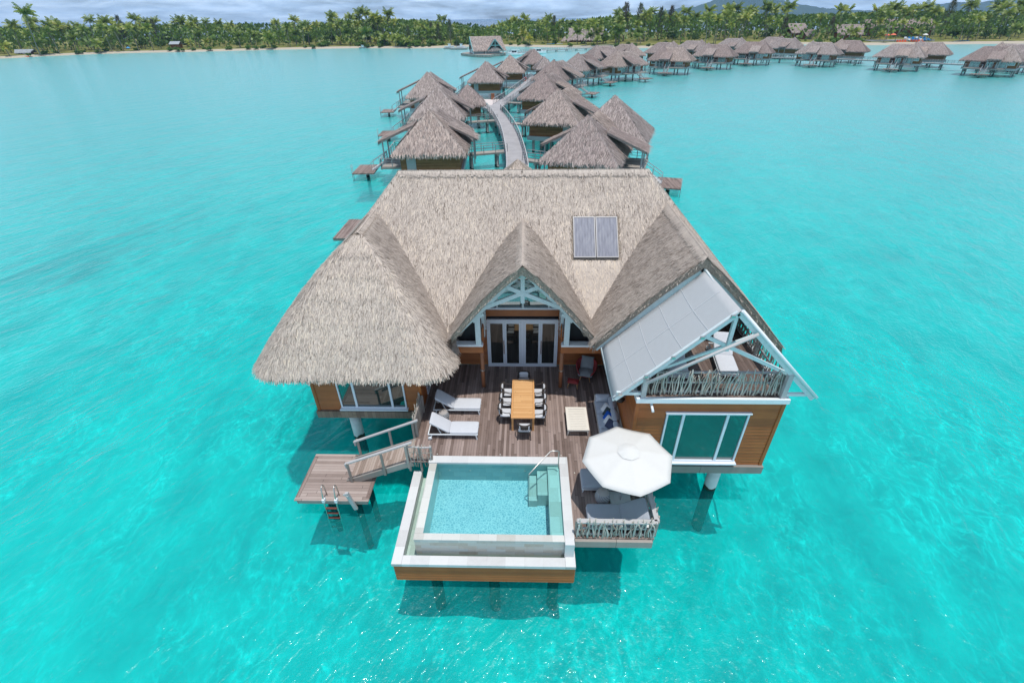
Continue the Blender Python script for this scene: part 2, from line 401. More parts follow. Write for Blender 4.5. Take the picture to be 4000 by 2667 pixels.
M['canvas_seam'] = fabric('pale_seam', (.68, .69, .70), .04, .0)
M['canvas_white'] = fabric('white_canvas', (.64, .628, .60), .03, .12)
M['cush_white'] = fabric('white_cushion', (.55, .56, .59))
M['cush_grey'] = fabric('slate_cushion', (.34, .36, .40))
M['cush_sofa'] = fabric('sofa_cushion', (.52, .56, .62), .06, .4)
M['cush_tuft'] = fabric('tufted_cushion', (.30, .33, .35), .18, .8)
M['pil_white'] = fabric('white_pillow', (.76, .77, .78))
M['pil_char'] = fabric('charcoal_pillow', (.055, .075, .08))
M['pil_blue'] = fabric('blue_pillow', (.015, .10, .46))
M['pil_navy'] = fabric('navy_pillow', (.06, .07, .12))
M['cream'] = plain('cream_paint', (.70, .65, .57), .5, .05)
M['teak'] = planks('golden_teak', [(.1, (.50, .25, .09)), (.5, (.62, .34, .14)), (1., (.72, .43, .20))], .075, 4., 'x', gap=.08, dark=.45, spec=.35)
M['teak_plain'] = plain('teak_rim', (.60, .31, .12), .5, .12, 14)
M['wicker_brown'] = plain('dark_wicker', (.05, .038, .032), .6, .3, 40, bump=.4, bscale=90)
M['wicker_red'] = plain('red_wicker', (.30, .035, .035), .6, .25, 60, bump=.5, bscale=120)
def woven(name, a, b, sc_=26.):
    def f(nt):
        x, y, z = nt.sep(nt.obj())
        ang = nt.math('ARCTAN2', y, x)
        u = nt.math('ADD', nt.math('MULTIPLY', ang, 4.), nt.math('MULTIPLY', z, 14.))
        w = nt.math('ABSOLUTE', nt.math('SINE', nt.math('MULTIPLY', u, 2.)))
        v = nt.math('ABSOLUTE', nt.math('SINE', nt.math('MULTIPLY', z, 70.)))
        k = nt.math('MULTIPLY', w, v)
        c = nt.ramp(k, [(.08, a), (.45, b)])
        nt.out(nt.pbsdf(c, .7, nt.bump(k, .8, .02), 0, .3))
    return mat(name, f)
M['woven'] = woven('woven_rope', (.07, .075, .085), (.50, .51, .52))
M['woven_top'] = plain('woven_top', (.36, .33, .31), .8, .2, 40)
M['solar'] = None
def solar(nt):
    x, y, z = nt.sep(nt.obj())
    st = nt.math('FRACT', nt.math('MULTIPLY', x, 7.7))
    n = nt.noise(nt.comb(nt.math('MULTIPLY', x, 8.), nt.math('MULTIPLY', y, 2.), z), 1., 3)
    c = nt.ramp(nt.math('ADD', nt.math('MULTIPLY', st, .25), n), [(.3, (.13, .135, .165)), (.6, (.20, .205, .25)), (.9, (.27, .275, .31))])
    nt.out(nt.pbsdf(c, .5, nt.bump(nt.noise(nt.obj(), 9, 2), .2, .02), 0, .25))
M['solar'] = mat('collector_glass', solar)
M['grey_metal'] = plain('grey_metal', (.18, .18, .19), .45, .1, metal=.4)
def twigm(nt):
    t = nt.tint(); n = nt.noise(nt.pos(), 9, 3)
    c = nt.ramp(nt.math('ADD', nt.math('MULTIPLY', t, .6), nt.math('MULTIPLY', n, .5)), [(.15, (.20, .155, .12)), (.5, (.40, .36, .31)), (.75, (.44, .46, .42)), (1., (.56, .52, .47))])
    nt.out(nt.pbsdf(c, .85, nt.bump(n, .4, .02), 0, .2))
M['twig'] = mat('driftwood', twigm)
M['boat'] = plain('white_hull', (.80, .81, .82), .3, .03)
M['boat_dark'] = plain('boat_window', (.03, .035, .04), .2, .1)
M['red'] = plain('red_paint', (.55, .03, .03), .5, .1)
M['tread'] = plain('red_brown_tread', (.14, .04, .03), .6, .2)
M['orange'] = plain('orange_plastic', (.80, .13, .03), .5, .08)
M['orange_dark'] = plain('red_umbrella', (.72, .16, .08), .7, .08)
M['blue'] = plain('blue_plastic', (.05, .28, .55), .5, .1)
M['teal_paint'] = plain('teal_paint', (.16, .34, .34), .6, .1)
M['pale_teal'] = plain('pale_teal_paint', (.42, .55, .56), .6, .06)
M['tin'] = plain('pale_roof', (.34, .37, .40), .6, .15)
# ------------------------------------------------------------------ thatch
def blades(mb, pts, dens, L, w, tone=(0, 1), keep=None, lift=(.015, .07), jit=.22, m=1):
    """loose leaf strands laid down the slope of a planar polygon"""
    P = np.array(pts, float)
    n = np.cross(P[1] - P[0], P[2] - P[0]); n /= np.linalg.norm(n)
    if n[2] < 0: n = -n
    d = np.array([0, 0, -1.]) + n * n[2]; d /= np.linalg.norm(d); wv = np.cross(n, d)
    S = []
    for i in range(1, len(P) - 1):
        a, b, c = P[0], P[i], P[i + 1]
        A = np.linalg.norm(np.cross(b - a, c - a)) / 2; k = int(A * dens)
        u, v = nrg.random(k), nrg.random(k); q = u + v > 1; u[q] = 1 - u[q]; v[q] = 1 - v[q]
        S.append(a + u[:, None] * (b - a) + v[:, None] * (c - a))
    S = np.concatenate(S)
    if keep is not None: S = S[keep(S)]
    _strands(mb, S, d, wv, n, L, w, tone, lift, jit, m)
def _strands(mb, S, d, wv, n, L, w, tone, lift, jit, m):
    k = len(S)
    if k == 0: return
    a = nrg.normal(0, jit, k); ca, sa = np.cos(a)[:, None], np.sin(a)[:, None]
    dd = d * ca + wv * sa; ww = wv * ca - d * sa
    l = nrg.uniform(L[0], L[1], k)[:, None]; hw = nrg.uniform(w[0], w[1], k)[:, None] / 2
    lf = nrg.uniform(lift[0], lift[1], k)[:, None]
    p0 = S - ww * hw + n * .012; p1 = S + ww * hw + n * .012
    p2 = S + dd * l + ww * hw * .6 + n * lf * LIFT; p3 = S + dd * l - ww * hw * .6 + n * lf * LIFT
    V = np.stack([p0, p1, p2, p3], 1).reshape(-1, 3)
    b = len(mb.v); mb.v.extend(V.tolist())
    mb.f.extend((np.arange(k * 4).reshape(-1, 4) + b).tolist())
    mb.m.extend([m] * k); mb.sm.extend([False] * k)
    mb.t.extend((tone[0] + nrg.random(k) * (tone[1] - tone[0])).tolist())
def fringe(mb, a, b, d, dens, L, w, tone=(0, 1), keep=None, inset=.3, m=1, drop=.8):
    """the ragged hanging edge between a and b; d = unit slope direction"""
    a, b, d = np.array(a, float), np.array(b, float), np.array(d, float)
    k = int(np.linalg.norm(b - a) * dens); u = nrg.random(k)[:, None]
    S = a + u * (b - a) - d * nrg.uniform(0, inset, k)[:, None]
    e = (b - a) / np.linalg.norm(b - a)
    if keep is not None: S = S[keep(S)]
    dirv = d * (1 - drop) + np.array([0, 0, -1.]) * drop; dirv /= np.linalg.norm(dirv)
    nn = np.cross(e, dirv); out = d * np.array([1, 1, 0])
    if nn @ out < 0: nn = -nn
    _strands(mb, S, dirv, e, nn, L, w, tone, (-.02, .13), .2, m)
LIFT = .6
def slab(mb, pts, th, m=0):
    P = [Vector(p) for p in pts]; k = len(P); B = [p - Vector((0, 0, th)) for p in P]
    n = (P[1] - P[0]).cross(P[2] - P[0])
    idx = list(range(k)) if n.z > 0 else list(range(k))[::-1]
    fs = [tuple(idx), tuple(i + k for i in idx[::-1])]
    for q in range(k):
        i, j = idx[q], idx[(q + 1) % k]; fs.append((i, i + k, j + k, j))
    mb.add(P + B, fs, m, .5)
def slope_dir(pts):
    P = np.array(pts, float); n = np.cross(P[1] - P[0], P[2] - P[0]); n /= np.linalg.norm(n)
    if n[2] < 0: n = -n
    d = np.array([0, 0, -1.]) + n * n[2]; return d / np.linalg.norm(d)
def ridge(mb, a, b, w=.5, dens=60, tone=(.35, .85), slope=.9, m=1, L=(.2, .42), bw=(.02, .045)):
    a, b = np.array(a, float), np.array(b, float); e = (b - a) / np.linalg.norm(b - a)
    h = np.cross(e, [0, 0, 1.]); h /= np.linalg.norm(h)
    for s in (-1, 1):
        d = h * s + np.array([0, 0, -slope]); d /= np.linalg.norm(d)
        n = np.cross(e, d); n = n if n[2] > 0 else -n
        k = int(np.linalg.norm(b - a) * dens); S = a + nrg.random(k)[:, None] * (b - a) + n * .02 - d * .05
        _strands(mb, S, d, e, n, L, bw, tone, (.0, .05), .35, m)

# ------------------------------------------------------------------ main villa
villa = thing('overwater_villa', 'large thatched villa with twin wings, central gable and orange timber walls on white pilings', 'villa', (0, 18, WZ), world=True)
zM = lambda x, y: np.minimum(np.minimum(8.1 - .9 * np.abs(22.6 - y), 8.1 + 1.145 * (x + 5.9)), 8.1 - 1.09 * (x - 5.6))
zL = lambda x, y: np.where((x > -10.85) & (x < -2.9) & (y > 14.62) & (y < 22.6), np.minimum(6.75 - 1.06 * np.abs(x + 6.9), 6.75 - 1.086 * (18.5 - y)) + .2, -9)
zR = lambda x, y: np.where((x > 2.75) & (x < 10.1) & (y > 15.65) & (y < 22.5), 6.93 - 1.0 * np.abs(x - 6.35) + .1, -9)
zC = lambda x, y: np.where((x > -3.0) & (x < 2.78) & (y > 16.0) & (y < 21.2), 6.45 - 1.07 * np.abs(x + .12) + .14, -9)
def above(*fs):
    return lambda S: np.all([S[:, 2] > f(S[:, 0], S[:, 1]) - .03 for f in fs], axis=0)
main_p = {
 'front': [(-5.9, 22.6, 8.1), (5.6, 22.6, 8.1), (10.2, 17., 3.06), (-10.3, 17., 3.06)],
 'back': [(5.6, 22.6, 8.1), (-5.9, 22.6, 8.1), (-10.3, 28.2, 3.06), (10.2, 28.2, 3.06)],
 'left': [(-5.9, 22.6, 8.1), (-10.3, 17., 3.06), (-10.3, 28.2, 3.06)],
 'right': [(5.6, 22.6, 8.1), (10.2, 28.2, 3.06), (10.2, 17., 3.06)]}
panel_hole = lambda S: ~((S[:, 0] > 1.98) & (S[:, 0] < 4.2) & (S[:, 1] > 19.35) & (S[:, 1] < 21.1))
kM = lambda S: above(zL, zR, zC)(S) & panel_hole(S)
BW = (.016, .036)
def finish(mb, name): return mb.build(name, [M['thatch_base'], M['thatch']], villa)
mb = MB()
notched = [(-5.9, 22.6, 8.1), (5.6, 22.6, 8.1), (10.2, 17., 3.06), (9.7, 17., 3.06), (6.35, 21.0, 6.66), (2.9, 17., 3.06), (2.5, 17., 3.06), (-.12, 20.45, 6.165), (-2.75, 17., 3.06), (-10.3, 17., 3.06)]
for k, p in main_p.items(): slab(mb, notched if k == 'front' else p, .32)
blades(mb, main_p['front'], 620, (.18, .42), BW, (.0, 1.), kM)
# the freshly laid, yellower leaf under the solar panels
blades(mb, [(2.0, 19.4, 5.24), (4.2, 19.4, 5.24), (3.0, 17.2, 3.26)], 700, (.3, .55), BW, (.55, 1.05), kM, (.03, .09))
blades(mb, main_p['back'], 40, (.4, .6), (.05, .08), (.0, .9))
blades(mb, main_p['left'], 320, (.2, .45), BW, (.0, .85), kM)  # end slopes: darker leaf tone stands in for light on the strands
blades(mb, main_p['right'], 320, (.2, .45), BW, (.0, .85), kM)
ridge(mb, (-5.9, 22.6, 8.16), (5.6, 22.6, 8.16), dens=110)
ridge(mb, (-5.9, 22.6, 8.12), (-10.3, 17., 3.1), dens=80, slope=1.2); ridge(mb, (5.6, 22.6, 8.12), (10.2, 17., 3.1), dens=80, slope=1.2)
for p, q in (('right', ((10.2, 17, 3.0), (10.2, 28.2, 3.0))), ('left', ((-10.3, 17, 3.0), (-10.3, 28.2, 3.0))), ('front', ((-10.3, 17, 3.0), (10.2, 17, 3.0)))):
    fringe(mb, q[0], q[1], slope_dir(main_p[p]), 90, (.25, .5), BW, (.0, .9), above(zL, zR, zC))
roof_main = finish(mb, 'roof')
# left wing: hipped roof with rounded corners and a soft, drooping eave
mb = MB(); kL = above(zM, zC)
XL, XR, YF, YB, ZE, RC = -11.05, -2.9, 14.62, 22.4, 2.55, 1.15
eave = [(XL, YB - i * (YB - YF - RC) / 6) for i in range(6)]
eave += [(XL + RC - RC * math.cos(a), YF + RC - RC * math.sin(a)) for a in [math.pi / 2 * k / 7 for k in range(8)]]
eave += [(XL + RC + i * (XR - XL - 2 * RC) / 5, YF) for i in range(1, 5)]
eave += [(XR - RC + RC * math.sin(a), YF + RC - RC * math.cos(a)) for a in [math.pi / 2 * k / 7 for k in range(8)]]
eave += [(XR, YF + RC + i * (YB - YF - RC) / 6) for i in range(1, 7)]
top = []
for (x, y) in eave:
    if abs(x - XL) < .01 or abs(x - XR) < .01: yy = max(18.5, y + (18.5 - YF - RC) * max(0, 1 - (y - YF - RC) / 4.))
    else: yy = 18.5
    k_ = min(1, max(0, (x - XL - .3) / (XR - XL - .6)))
    top.append((-7.12 + .44 * k_, yy))
NU = 6
def lp(i, u):
    (x, y), (tx, ty) = eave[i], top[i]
    return (tx + (x - tx) * u, ty + (y - ty) * u, 6.70 + (ZE - 6.70) * u + (.38 - .2 * min(1, abs(y - YF) / 2.5)) * math.sin(math.pi * u ** .85) - .12 * u ** 6)
for i in range(len(eave) - 1):
    for j in range(NU):
        q = [lp(i, j / NU), lp(i, (j + 1) / NU), lp(i + 1, (j + 1) / NU), lp(i + 1, j / NU)]
        if j == 0 and (Vector(top[i]) - Vector(top[i + 1])).length < .01: q = [q[0], q[1], q[2]]
        slab(mb, q, .34)
        side = min(1, abs(eave[i][1] - YF) / 2.2)  # flanks get darker leaf colour, imitating how light falls on strands
        blades(mb, q, 640, (.2, .44), BW, (.03, 1.02 - .42 * side), kL)
        if j == NU - 1:
            d_ = slope_dir(q); fringe(mb, q[1], q[2], d_, 200, (.22, .5), (.022, .05), (.1, 1. - .15 * side), None); fringe(mb, q[1], q[2], d_, 60, (.28, .45), (.022, .05), (.25, 1.05), None, drop=.5)
slab(mb, [(-7.13, 18.5, 6.69), (-6.67, 18.5, 6.69), (-6.67, 22., 6.69), (-7.13, 22., 6.69)], .3)
ridge(mb, (-6.9, 18.6, 6.74), (-6.9, 21.4, 6.76), dens=90, slope=.5)
finish(mb, 'roof')
def soft(mb, p, bulge, th, dens, L, w, tone, keep, NU=6):
    """a slope between ridge (first two points) and eave (last two), bowed outward"""
    P = [Vector(q) for q in p]; r0, r1, e1, e0 = P
    g = lambda a, b, u: a.lerp(b, u) + Vector((0, 0, bulge * math.sin(math.pi * u ** .8)))
    for j in range(NU):
        u, v = j / NU, (j + 1) / NU; q = [g(r0, e0, u), g(r0, e0, v), g(r1, e1, v), g(r1, e1, u)]
        q = [tuple(k) for k in q]; slab(mb, q, th); blades(mb, q, dens, L, w, tone, keep)
right_p = {'left': [(6.35, 15.65, 6.93), (6.35, 22.4, 6.93), (2.75, 22.4, 3.33), (2.75, 15.65, 3.33)],
 'right': [(6.35, 22.4, 6.93), (6.35, 15.65, 6.93), (10.1, 15.65, 3.18), (10.1, 22.4, 3.18)]}
mb = MB()

kR = above(zM, zC)
soft(mb, right_p['left'], .16, .36, 640, (.2, .45), BW, (.0, .58), kR)  # side slope shading put into the strand tone
soft(mb, right_p['right'], .16, .36, 520, (.2, .45), BW, (.05, .85), kR)
ridge(mb, (6.35, 15.6, 6.99), (6.35, 21.4, 6.99), dens=100)
for k, a, b in (('left', (2.75, 15.65, 3.27), (2.75, 18., 3.27)), ('right', (10.1, 15.65, 3.12), (10.1, 22., 3.12))):
    fringe(mb, a, b, slope_dir(right_p[k]), 190, (.25, .55), (.025, .06), (.1, .95))
for a, b, k in (((6.35, 15.66, 6.93), (2.75, 15.66, 3.33), 'left'), ((6.35, 15.66, 6.93), (10.1, 15.66, 3.18), 'right')):
    P_ = np.array(a) + nrg.random(420)[:, None] * (np.array(b) - np.array(a))
    d_ = slope_dir(right_p[k]); dd = d_ * .85 + np.array([0, -.5, 0]); dd /= np.linalg.norm(dd)
    n_ = np.array([0, 0, 1.]); _strands(mb, P_ + np.array([0, .12, -.02]), dd, np.cross(dd, n_), n_, (.15, .32), BW, (.1, .9), (.0, .05), .3, 1)
finish(mb, 'roof')
cent_p = {'left': [(-.12, 16.0, 6.45), (-.12, 21.2, 6.45), (-3.0, 21.2, 3.37), (-3.0, 16.0, 3.37)],
 'right': [(-.12, 21.2, 6.45), (-.12, 16.0, 6.45), (2.78, 16.0, 3.35), (2.78, 21.2, 3.35)]}
mb = MB()

kC = above(zM, zL, zR)
soft(mb, cent_p['left'], .24, .34, 640, (.2, .45), BW, (.0, .62), kC)  # gable flanks darkened in leaf colour to mimic the light on them
soft(mb, cent_p['right'], .24, .34, 640, (.2, .45), BW, (.0, .62), kC)
ridge(mb, (-.12, 15.95, 6.5), (-.12, 20.9, 6.5), dens=100)
for k, a, b in (('left', (-3.0, 16.0, 3.3), (-3.0, 17.6, 3.3)), ('right', (2.78, 16.0, 3.28), (2.78, 17.6, 3.28))):
    fringe(mb, a, b, slope_dir(cent_p[k]), 260, (.3, .75), (.025, .06), (.2, 1.), drop=.9)
for a, b, k in (((-.12, 16.02, 6.45), (-3., 16.02, 3.37), 'left'), ((-.12, 16.02, 6.45), (2.78, 16.02, 3.35), 'right')):
    P_ = np.array(a) + nrg.random(420)[:, None] * (np.array(b) - np.array(a))
    d_ = slope_dir(cent_p[k]); dd = d_ * .85 + np.array([0, -.5, 0]); dd /= np.linalg.norm(dd)
    n_ = np.array([0, 0, 1.]); _strands(mb, P_ + np.array([0, .12, -.02]), dd, np.cross(dd, n_), n_, (.15, .32), BW, (.1, .9), (.0, .05), .3, 1)
finish(mb, 'roof')
# small thatched entrance peak behind the ridge
mb = MB()
ap = (-.5, 30., 6.95)
for a, b in (((-2.6, 28, 5.0), (1.6, 28, 5.0)), ((1.6, 28, 5.0), (1.6, 32, 5.0)), ((1.6, 32, 5.0), (-2.6, 32, 5.0)), ((-2.6, 32, 5.0), (-2.6, 28, 5.0))):
    slab(mb, [ap, a, b], .25); blades(mb, [ap, a, b], 160, (.3, .5), BW, (.1, 1.))
finish(mb, 'entrance_roof')

# ---- walls with lap siding
def lap(mb, a, b, z0, z1, h=.155, proud=.03, holes=(), m=0):
    """lapped boards on the vertical wall from a to b (outside on the right of a->b); holes: (u0,u1,z0,z1)"""
    a, b = Vector((*a, 0)), Vector((*b, 0)); d = (b - a); L = d.length; d.normalize(); n = Vector((d.y, -d.x, 0))
    k = max(1, round((z1 - z0) / h)); h = (z1 - z0) / k
    for i in range(k):
        lo, hi = z0 + i * h, z0 + (i + 1) * h
        segs = [(0, L)]
        for (u0, u1, h0, h1) in holes:
            if hi > h0 + .02 and lo < h1 - .02:
                new = []
                for (s0, s1) in segs:
                    if u0 > s0: new.append((s0, min(u0, s1)))
                    if u1 < s1: new.append((max(u1, s0), s1))
                segs = [q for q in new if q[1] - q[0] > .01]
        t = rng.random()
        for (s0, s1) in segs:
            for (c0, c1) in ((s0, s1),):
                A = a + d * c0; B = a + d * c1
                o = n * proud; i_ = n * .002
                z = Vector((0, 0, 1))
                vs = [A + o + z * (lo + .02), B + o + z * (lo + .02), B + i_ + z * hi, A + i_ + z * hi, A + z * (lo + .02) - n * .03, B + z * (lo + .02) - n * .03, B + z * hi - n * .03, A + z * hi - n * .03]
                mb.add(vs, [(0, 1, 2, 3), (4, 5, 1, 0), (1, 5, 6, 2), (3, 2, 6, 7), (4, 0, 3, 7), (5, 4, 7, 6)], m, t)
def wall(name, a, b, z0, z1, holes=(), thick=.1):
    mb = MB(); lap(mb, a, b, z0, z1, holes=holes)
    return mb.build(name, M['siding'], villa)
def window(parent, a, b, z0, z1, splits, depth=.07, fw=.06, sill=True, gl='glass', name='window', mid=None, hdl=False):
    """framed window on the wall line a->b; splits are the u positions of mullions"""
    a, b = Vector((*a, 0)), Vector((*b, 0)); d = (b - a); L = d.length; d.normalize(); n = Vector((d.y, -d.x, 0)); z = Vector((0, 0, 1))
    Mx = Matrix((d, n, z)).transposed().to_4x4(); Mx.translation = a
    f = MB()
    f.box(0, L, -.03, depth, z1 - fw, z1, M=Mx); f.box(0, L, -.03, depth, z0, z0 + fw, M=Mx)
    f.box(0, fw, -.031, depth - .003, z0 + fw, z1 - fw, M=Mx); f.box(L - fw, L, -.031, depth - .003, z0 + fw, z1 - fw, M=Mx)
    us = [fw * .5] + list(splits) + [L - fw * .5]
    for u in splits: f.box(u - fw * .75, u + fw * .75, -.03, depth - .006, z0 + fw, z1 - fw, M=Mx)
    if sill: f.box(-.05, L + .05, -.03, depth + .12, z0 - .06, z0 - .003, M=Mx); f.box(-.04, L + .04, -.03, depth + .05, z1 + .003, z1 + .05, M=Mx)
    w = f.build(name, M['alu'], parent)
    for u0, u1 in zip(us[:-1], us[1:]):
        p = MB(); p.box(u0, u1, .005, .02, z0 + .03, z1 - .03, M=Mx); p.build('pane', M[gl], w)
    return w
# left wing box
LB, LF = 15.33, 15.33
hw_ = [(1.04, 3.86, -.02, 2.25)]
wall('wall', (-8.93, 15.33), (-4.4, 15.33), .0, 2.4, hw_)
wall('wall', (-8.93, 24.), (-8.93, 15.33), .0, 2.9)
wall('wall', (-4.4, 15.33), (-4.4, 18.65), .0, 2.9, [(1.0, 2.6, .0, 2.15)])
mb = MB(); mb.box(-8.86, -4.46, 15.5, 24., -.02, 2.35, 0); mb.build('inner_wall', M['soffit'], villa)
for x, y in ((-8.93, 15.33), (-4.4, 15.33)): mb = MB(); mb.box(x - .06, x + .06, y - .05, y + .06, 0, 2.45); mb.build('corner_board', M['siding'], villa)
window(villa, (-7.9, 15.33), (-5.06, 15.33), .16, 2.2, [.68, 2.23])
window(villa, (-4.4, 16.35), (-4.4, 17.9), .02, 2.15, [.75], sill=False)
mb = MB(); mb.box(-9.03, -4.36, 15.20, 15.34, -.36, -.005); mb.box(-9.03, -8.9, 15.345, 24., -.36, -.005); mb.box(-4.5, -4.37, 15.345, 18, -.36, -.012)
mb.build('fascia', M['fascia'], villa)
mb = MB(); mb.box(-8.9, -4.5, 15.4, 24, -.3, -.06); mb.build('floor', M['soffit'], villa)
# right wing box
wall('wall', (3.88, 12.5), (8.82, 12.5), .0, 3.1, [(1.03, 3.93, .05, 2.62)])
wall('wall', (8.82, 12.5), (8.82, 26.), .0, 3.1)
wall('wall', (3.88, 18.65), (3.88, 12.5), .0, 3.1, [(1.0, 2.6, .02, 2.2)])
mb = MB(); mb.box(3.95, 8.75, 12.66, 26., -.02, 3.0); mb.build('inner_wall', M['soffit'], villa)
for x, y in ((3.88, 12.5), (8.82, 12.5)): mb = MB(); mb.box(x - .06, x + .06, y - .05, y + .06, 0, 3.095); mb.build('corner_board', M['siding'], villa)
window(villa, (4.93, 12.5), (7.79, 12.5), .2, 2.58, [.6, 2.13])
window(villa, (3.88, 17.6), (3.88, 16.1), .04, 2.18, [.75], sill=False)
mb = MB(); mb.box(3.80, 8.92, 12.36, 12.51, -.36, -.005); mb.box(8.76, 8.92, 12.515, 26., -.36, -.005)
mb.build('fascia', M['grey_wood'], villa)
mb = MB(); mb.box(3.9, 8.8, 12.55, 26, -.3, -.06); mb.build('floor', M['soffit'], villa)
mb = MB(); mb.box(3.78, 8.90, 12.36, 12.47, 3.105, 3.295); mb.box(8.79, 8.90, 12.475, 17, 3.105, 3.295); mb.box(3.78, 3.89, 12.475, 17, 3.105, 3.295)
mb.build('balcony_fascia', M['white'], villa)
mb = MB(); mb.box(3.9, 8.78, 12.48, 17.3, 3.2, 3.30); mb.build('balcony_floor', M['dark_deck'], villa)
mb = MB(); mb.add([(3.5, 17.3, 3.2), (9.2, 17.3, 3.2), (9.2, 17.3, 3.5), (6.35, 17.3, 6.4), (3.5, 17.3, 3.5)], [(0, 1, 2, 3, 4)]); mb.build('balcony_back_wall', M['soffit'], villa)
# gable barge boards of the right wing
mb = MB()
for s, x1, z1 in ((-1, 2.78, 3.0), (1, 10.05, 2.86)):
    mb.bar((6.35, 15.75, 6.52), (x1, 15.75, z1), .06, .26)
mb.build('barge_board', M['beam'], villa)
# porch: back wall with doors and gable glass
wall('wall', (-4.4, 18.65), (3.88, 18.65), .0, 3.2, [(2.62, 5.92, .0, 2.62)])
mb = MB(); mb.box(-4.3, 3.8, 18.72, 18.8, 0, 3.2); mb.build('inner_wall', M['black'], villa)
mb = MB(); mb.box(-2.2, 1.95, 18.45, 18.66, 3.205, 3.29); mb.build('trim', M['alu'], villa)
mb = MB(); mb.add([(-2.6, 18.58, 3.3), (2.4, 18.58, 3.3), (2.4, 18.58, 3.6), (-.1, 18.58, 6.2), (-2.6, 18.58, 3.6)], [(0, 1, 2, 3, 4)]); mb.build('gable_pane', M['gable_glass'], villa)
mb = MB()
mb.bar((-.11, 18.5, 3.29), (-.11, 18.5, 6.0), .09, .09, up=(0, 1, 0))
for s in (-1, 1): mb.bar((-.11 + s * 1.15, 18.5, 3.29), (-.11 + s * 1.15, 18.5, 5.0), .07, .07, up=(0, 1, 0)); mb.bar((-.11, 18.5, 6.1), (-.11 + s * 2.5, 18.5, 3.5), .09, .16)
mb.build('gable_frame', M['beam'], villa)
# folding doors: four leaves
fr = MB(); x0, x1 = -1.78, 1.52; y = 18.6
fr.box(x0, x1, y - .08, y + .04, 2.54, 2.63); fr.box(x0, x0 + .07, y - .08, y + .04, 0, 2.54); fr.box(x1 - .07, x1, y - .08, y + .04, 0, 2.54)
fr.box(x0, x1, y - .10, y + .04, .0, .03); fr.box(-.2, -.06, y - .075, y + .04, .03, 2.54)
df = fr.build('door_frame', M['alu'], villa)
edges = [(x0 + .075, -.96), (-.955, -.205), (-.055, .70), (.705, x1 - .075)]
for i, (a, b) in enumerate(edges):
    d = MB(); yy = y - .045 - (.02 if i in (1, 2) else 0)
    d.box(a, b, yy - .025, yy + .025, 2.42, 2.535); d.box(a, b, yy - .025, yy + .025, .035, .17)
    d.box(a, a + .085, yy - .025, yy + .025, .17, 2.42); d.box(b - .085, b, yy - .025, yy + .025, .17, 2.42)
    dd = d.build('door', M['alu'], villa)
    p = MB(); p.box(a + .08, b - .08, yy - .006, yy + .006, .16, 2.43); p.build('pane', M['door_glass'], dd)
    if i in (0, 3):
        h = MB(); xx = b - .04 if i == 0 else a + .04; h.tube([(xx, yy - .07, .75), (xx, yy - .07, 1.5)], .018); h.box(xx - .012, xx + .012, yy - .07, yy - .02, .78, .81); h.box(xx - .012, xx + .012, yy - .07, yy - .02, 1.44, 1.47)
        h.build('handle', M['orange_wood'], dd)
# porch beams, sills, posts, screens, truss
for xa, xb in ((-3.6, -1.80), (1.53, 3.85)):
    mb = MB(); lap(mb, (xa, 16.78), (xb, 16.78), 2.02, 2.40, h=.19); mb.box(xa, xb, 16.81, 16.95, 2.03, 2.40); mb.build('porch_beam', M['siding'], villa)
    mb = MB(); mb.box(xa, xb, 16.68, 17.0, 2.41, 2.50); mb.build('sill', M['white'], villa)
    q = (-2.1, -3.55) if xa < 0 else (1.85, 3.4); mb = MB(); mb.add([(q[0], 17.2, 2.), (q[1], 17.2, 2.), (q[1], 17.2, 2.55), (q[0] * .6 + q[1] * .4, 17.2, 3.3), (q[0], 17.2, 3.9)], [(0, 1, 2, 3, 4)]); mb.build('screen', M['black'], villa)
    xs = xb if xa < 0 else xa
    mb = MB(); lap(mb, (xs, 18.6) if xa > 0 else (xs, 16.9), (xs, 16.9) if xa > 0 else (xs, 18.6), 2.02, 3.2, h=.2); mb.build('porch_side_wall', M['siding'], villa)
for x in (-1.88, 1.59):
    mb = MB(); mb.tube([(x, 16.84, .12), (x, 16.84, 1.0), (x, 16.84, 2.02)], [.085, .09, .095], 12)
    p = mb.build('porch_post', M['orange_wood'], villa)
    mb = MB(); mb.lathe([(.10, 1.02), (.10, 1.12)], 12, (x, 16.84, 0)); mb.build('collar', M['steel'], p); mb = MB(); mb.tube([(x, 16.84, 0), (x, 16.84, .14)], .05, 10); mb.build('foot', M['steel'], p)
for x in (-1.98, 1.74):
    mb = MB(); mb.box(x - .11, x + .11, 16.70, 16.86, 2.5, 4.22); mb.build('truss_post', M['beam'], villa)
    s = 1 if x < 0 else -1
    for yy in (17.3, 17.9): mb = MB(); mb.box(x + s * .10, x + s * .24, yy, yy + .15, 2.5, 4.35); mb.build('truss_post', M['beam'], villa)
for k, (y, s) in enumerate(((16.72, 1.), (17.55, .96))):
    mb = MB()
    for sx in (-1, 1):
        mb.bar((-.11, y, 6.02), (-.11 + sx * 2.75, y, 3.12), .12, .26)
        mb.bar((-.11 + sx * 1.86, y - .03, 4.19), (-.11 - sx * .62, y - .03 - .012 * sx, 5.27), .10, .17)
        mb.bar((-.11 + sx * 2.05, y + .05, 3.62), (-.11 + sx * 1.6, y + .05, 4.0), .12, .12)
    mb.bar((-.11, y - .015, 4.55), (-.11, y - .015, 6.0), .16, .13, up=(0, 1, 0))
    mb.build('truss', M['beam'], villa)
# wall lights under the beams
for a, b in ((-3.1, -2.45), (2.0, 2.75)): mb = MB(); mb.box(a, b, 18.5, 18.6, 1.95, 2.02); mb.build('strip_light', M['alu'], villa)
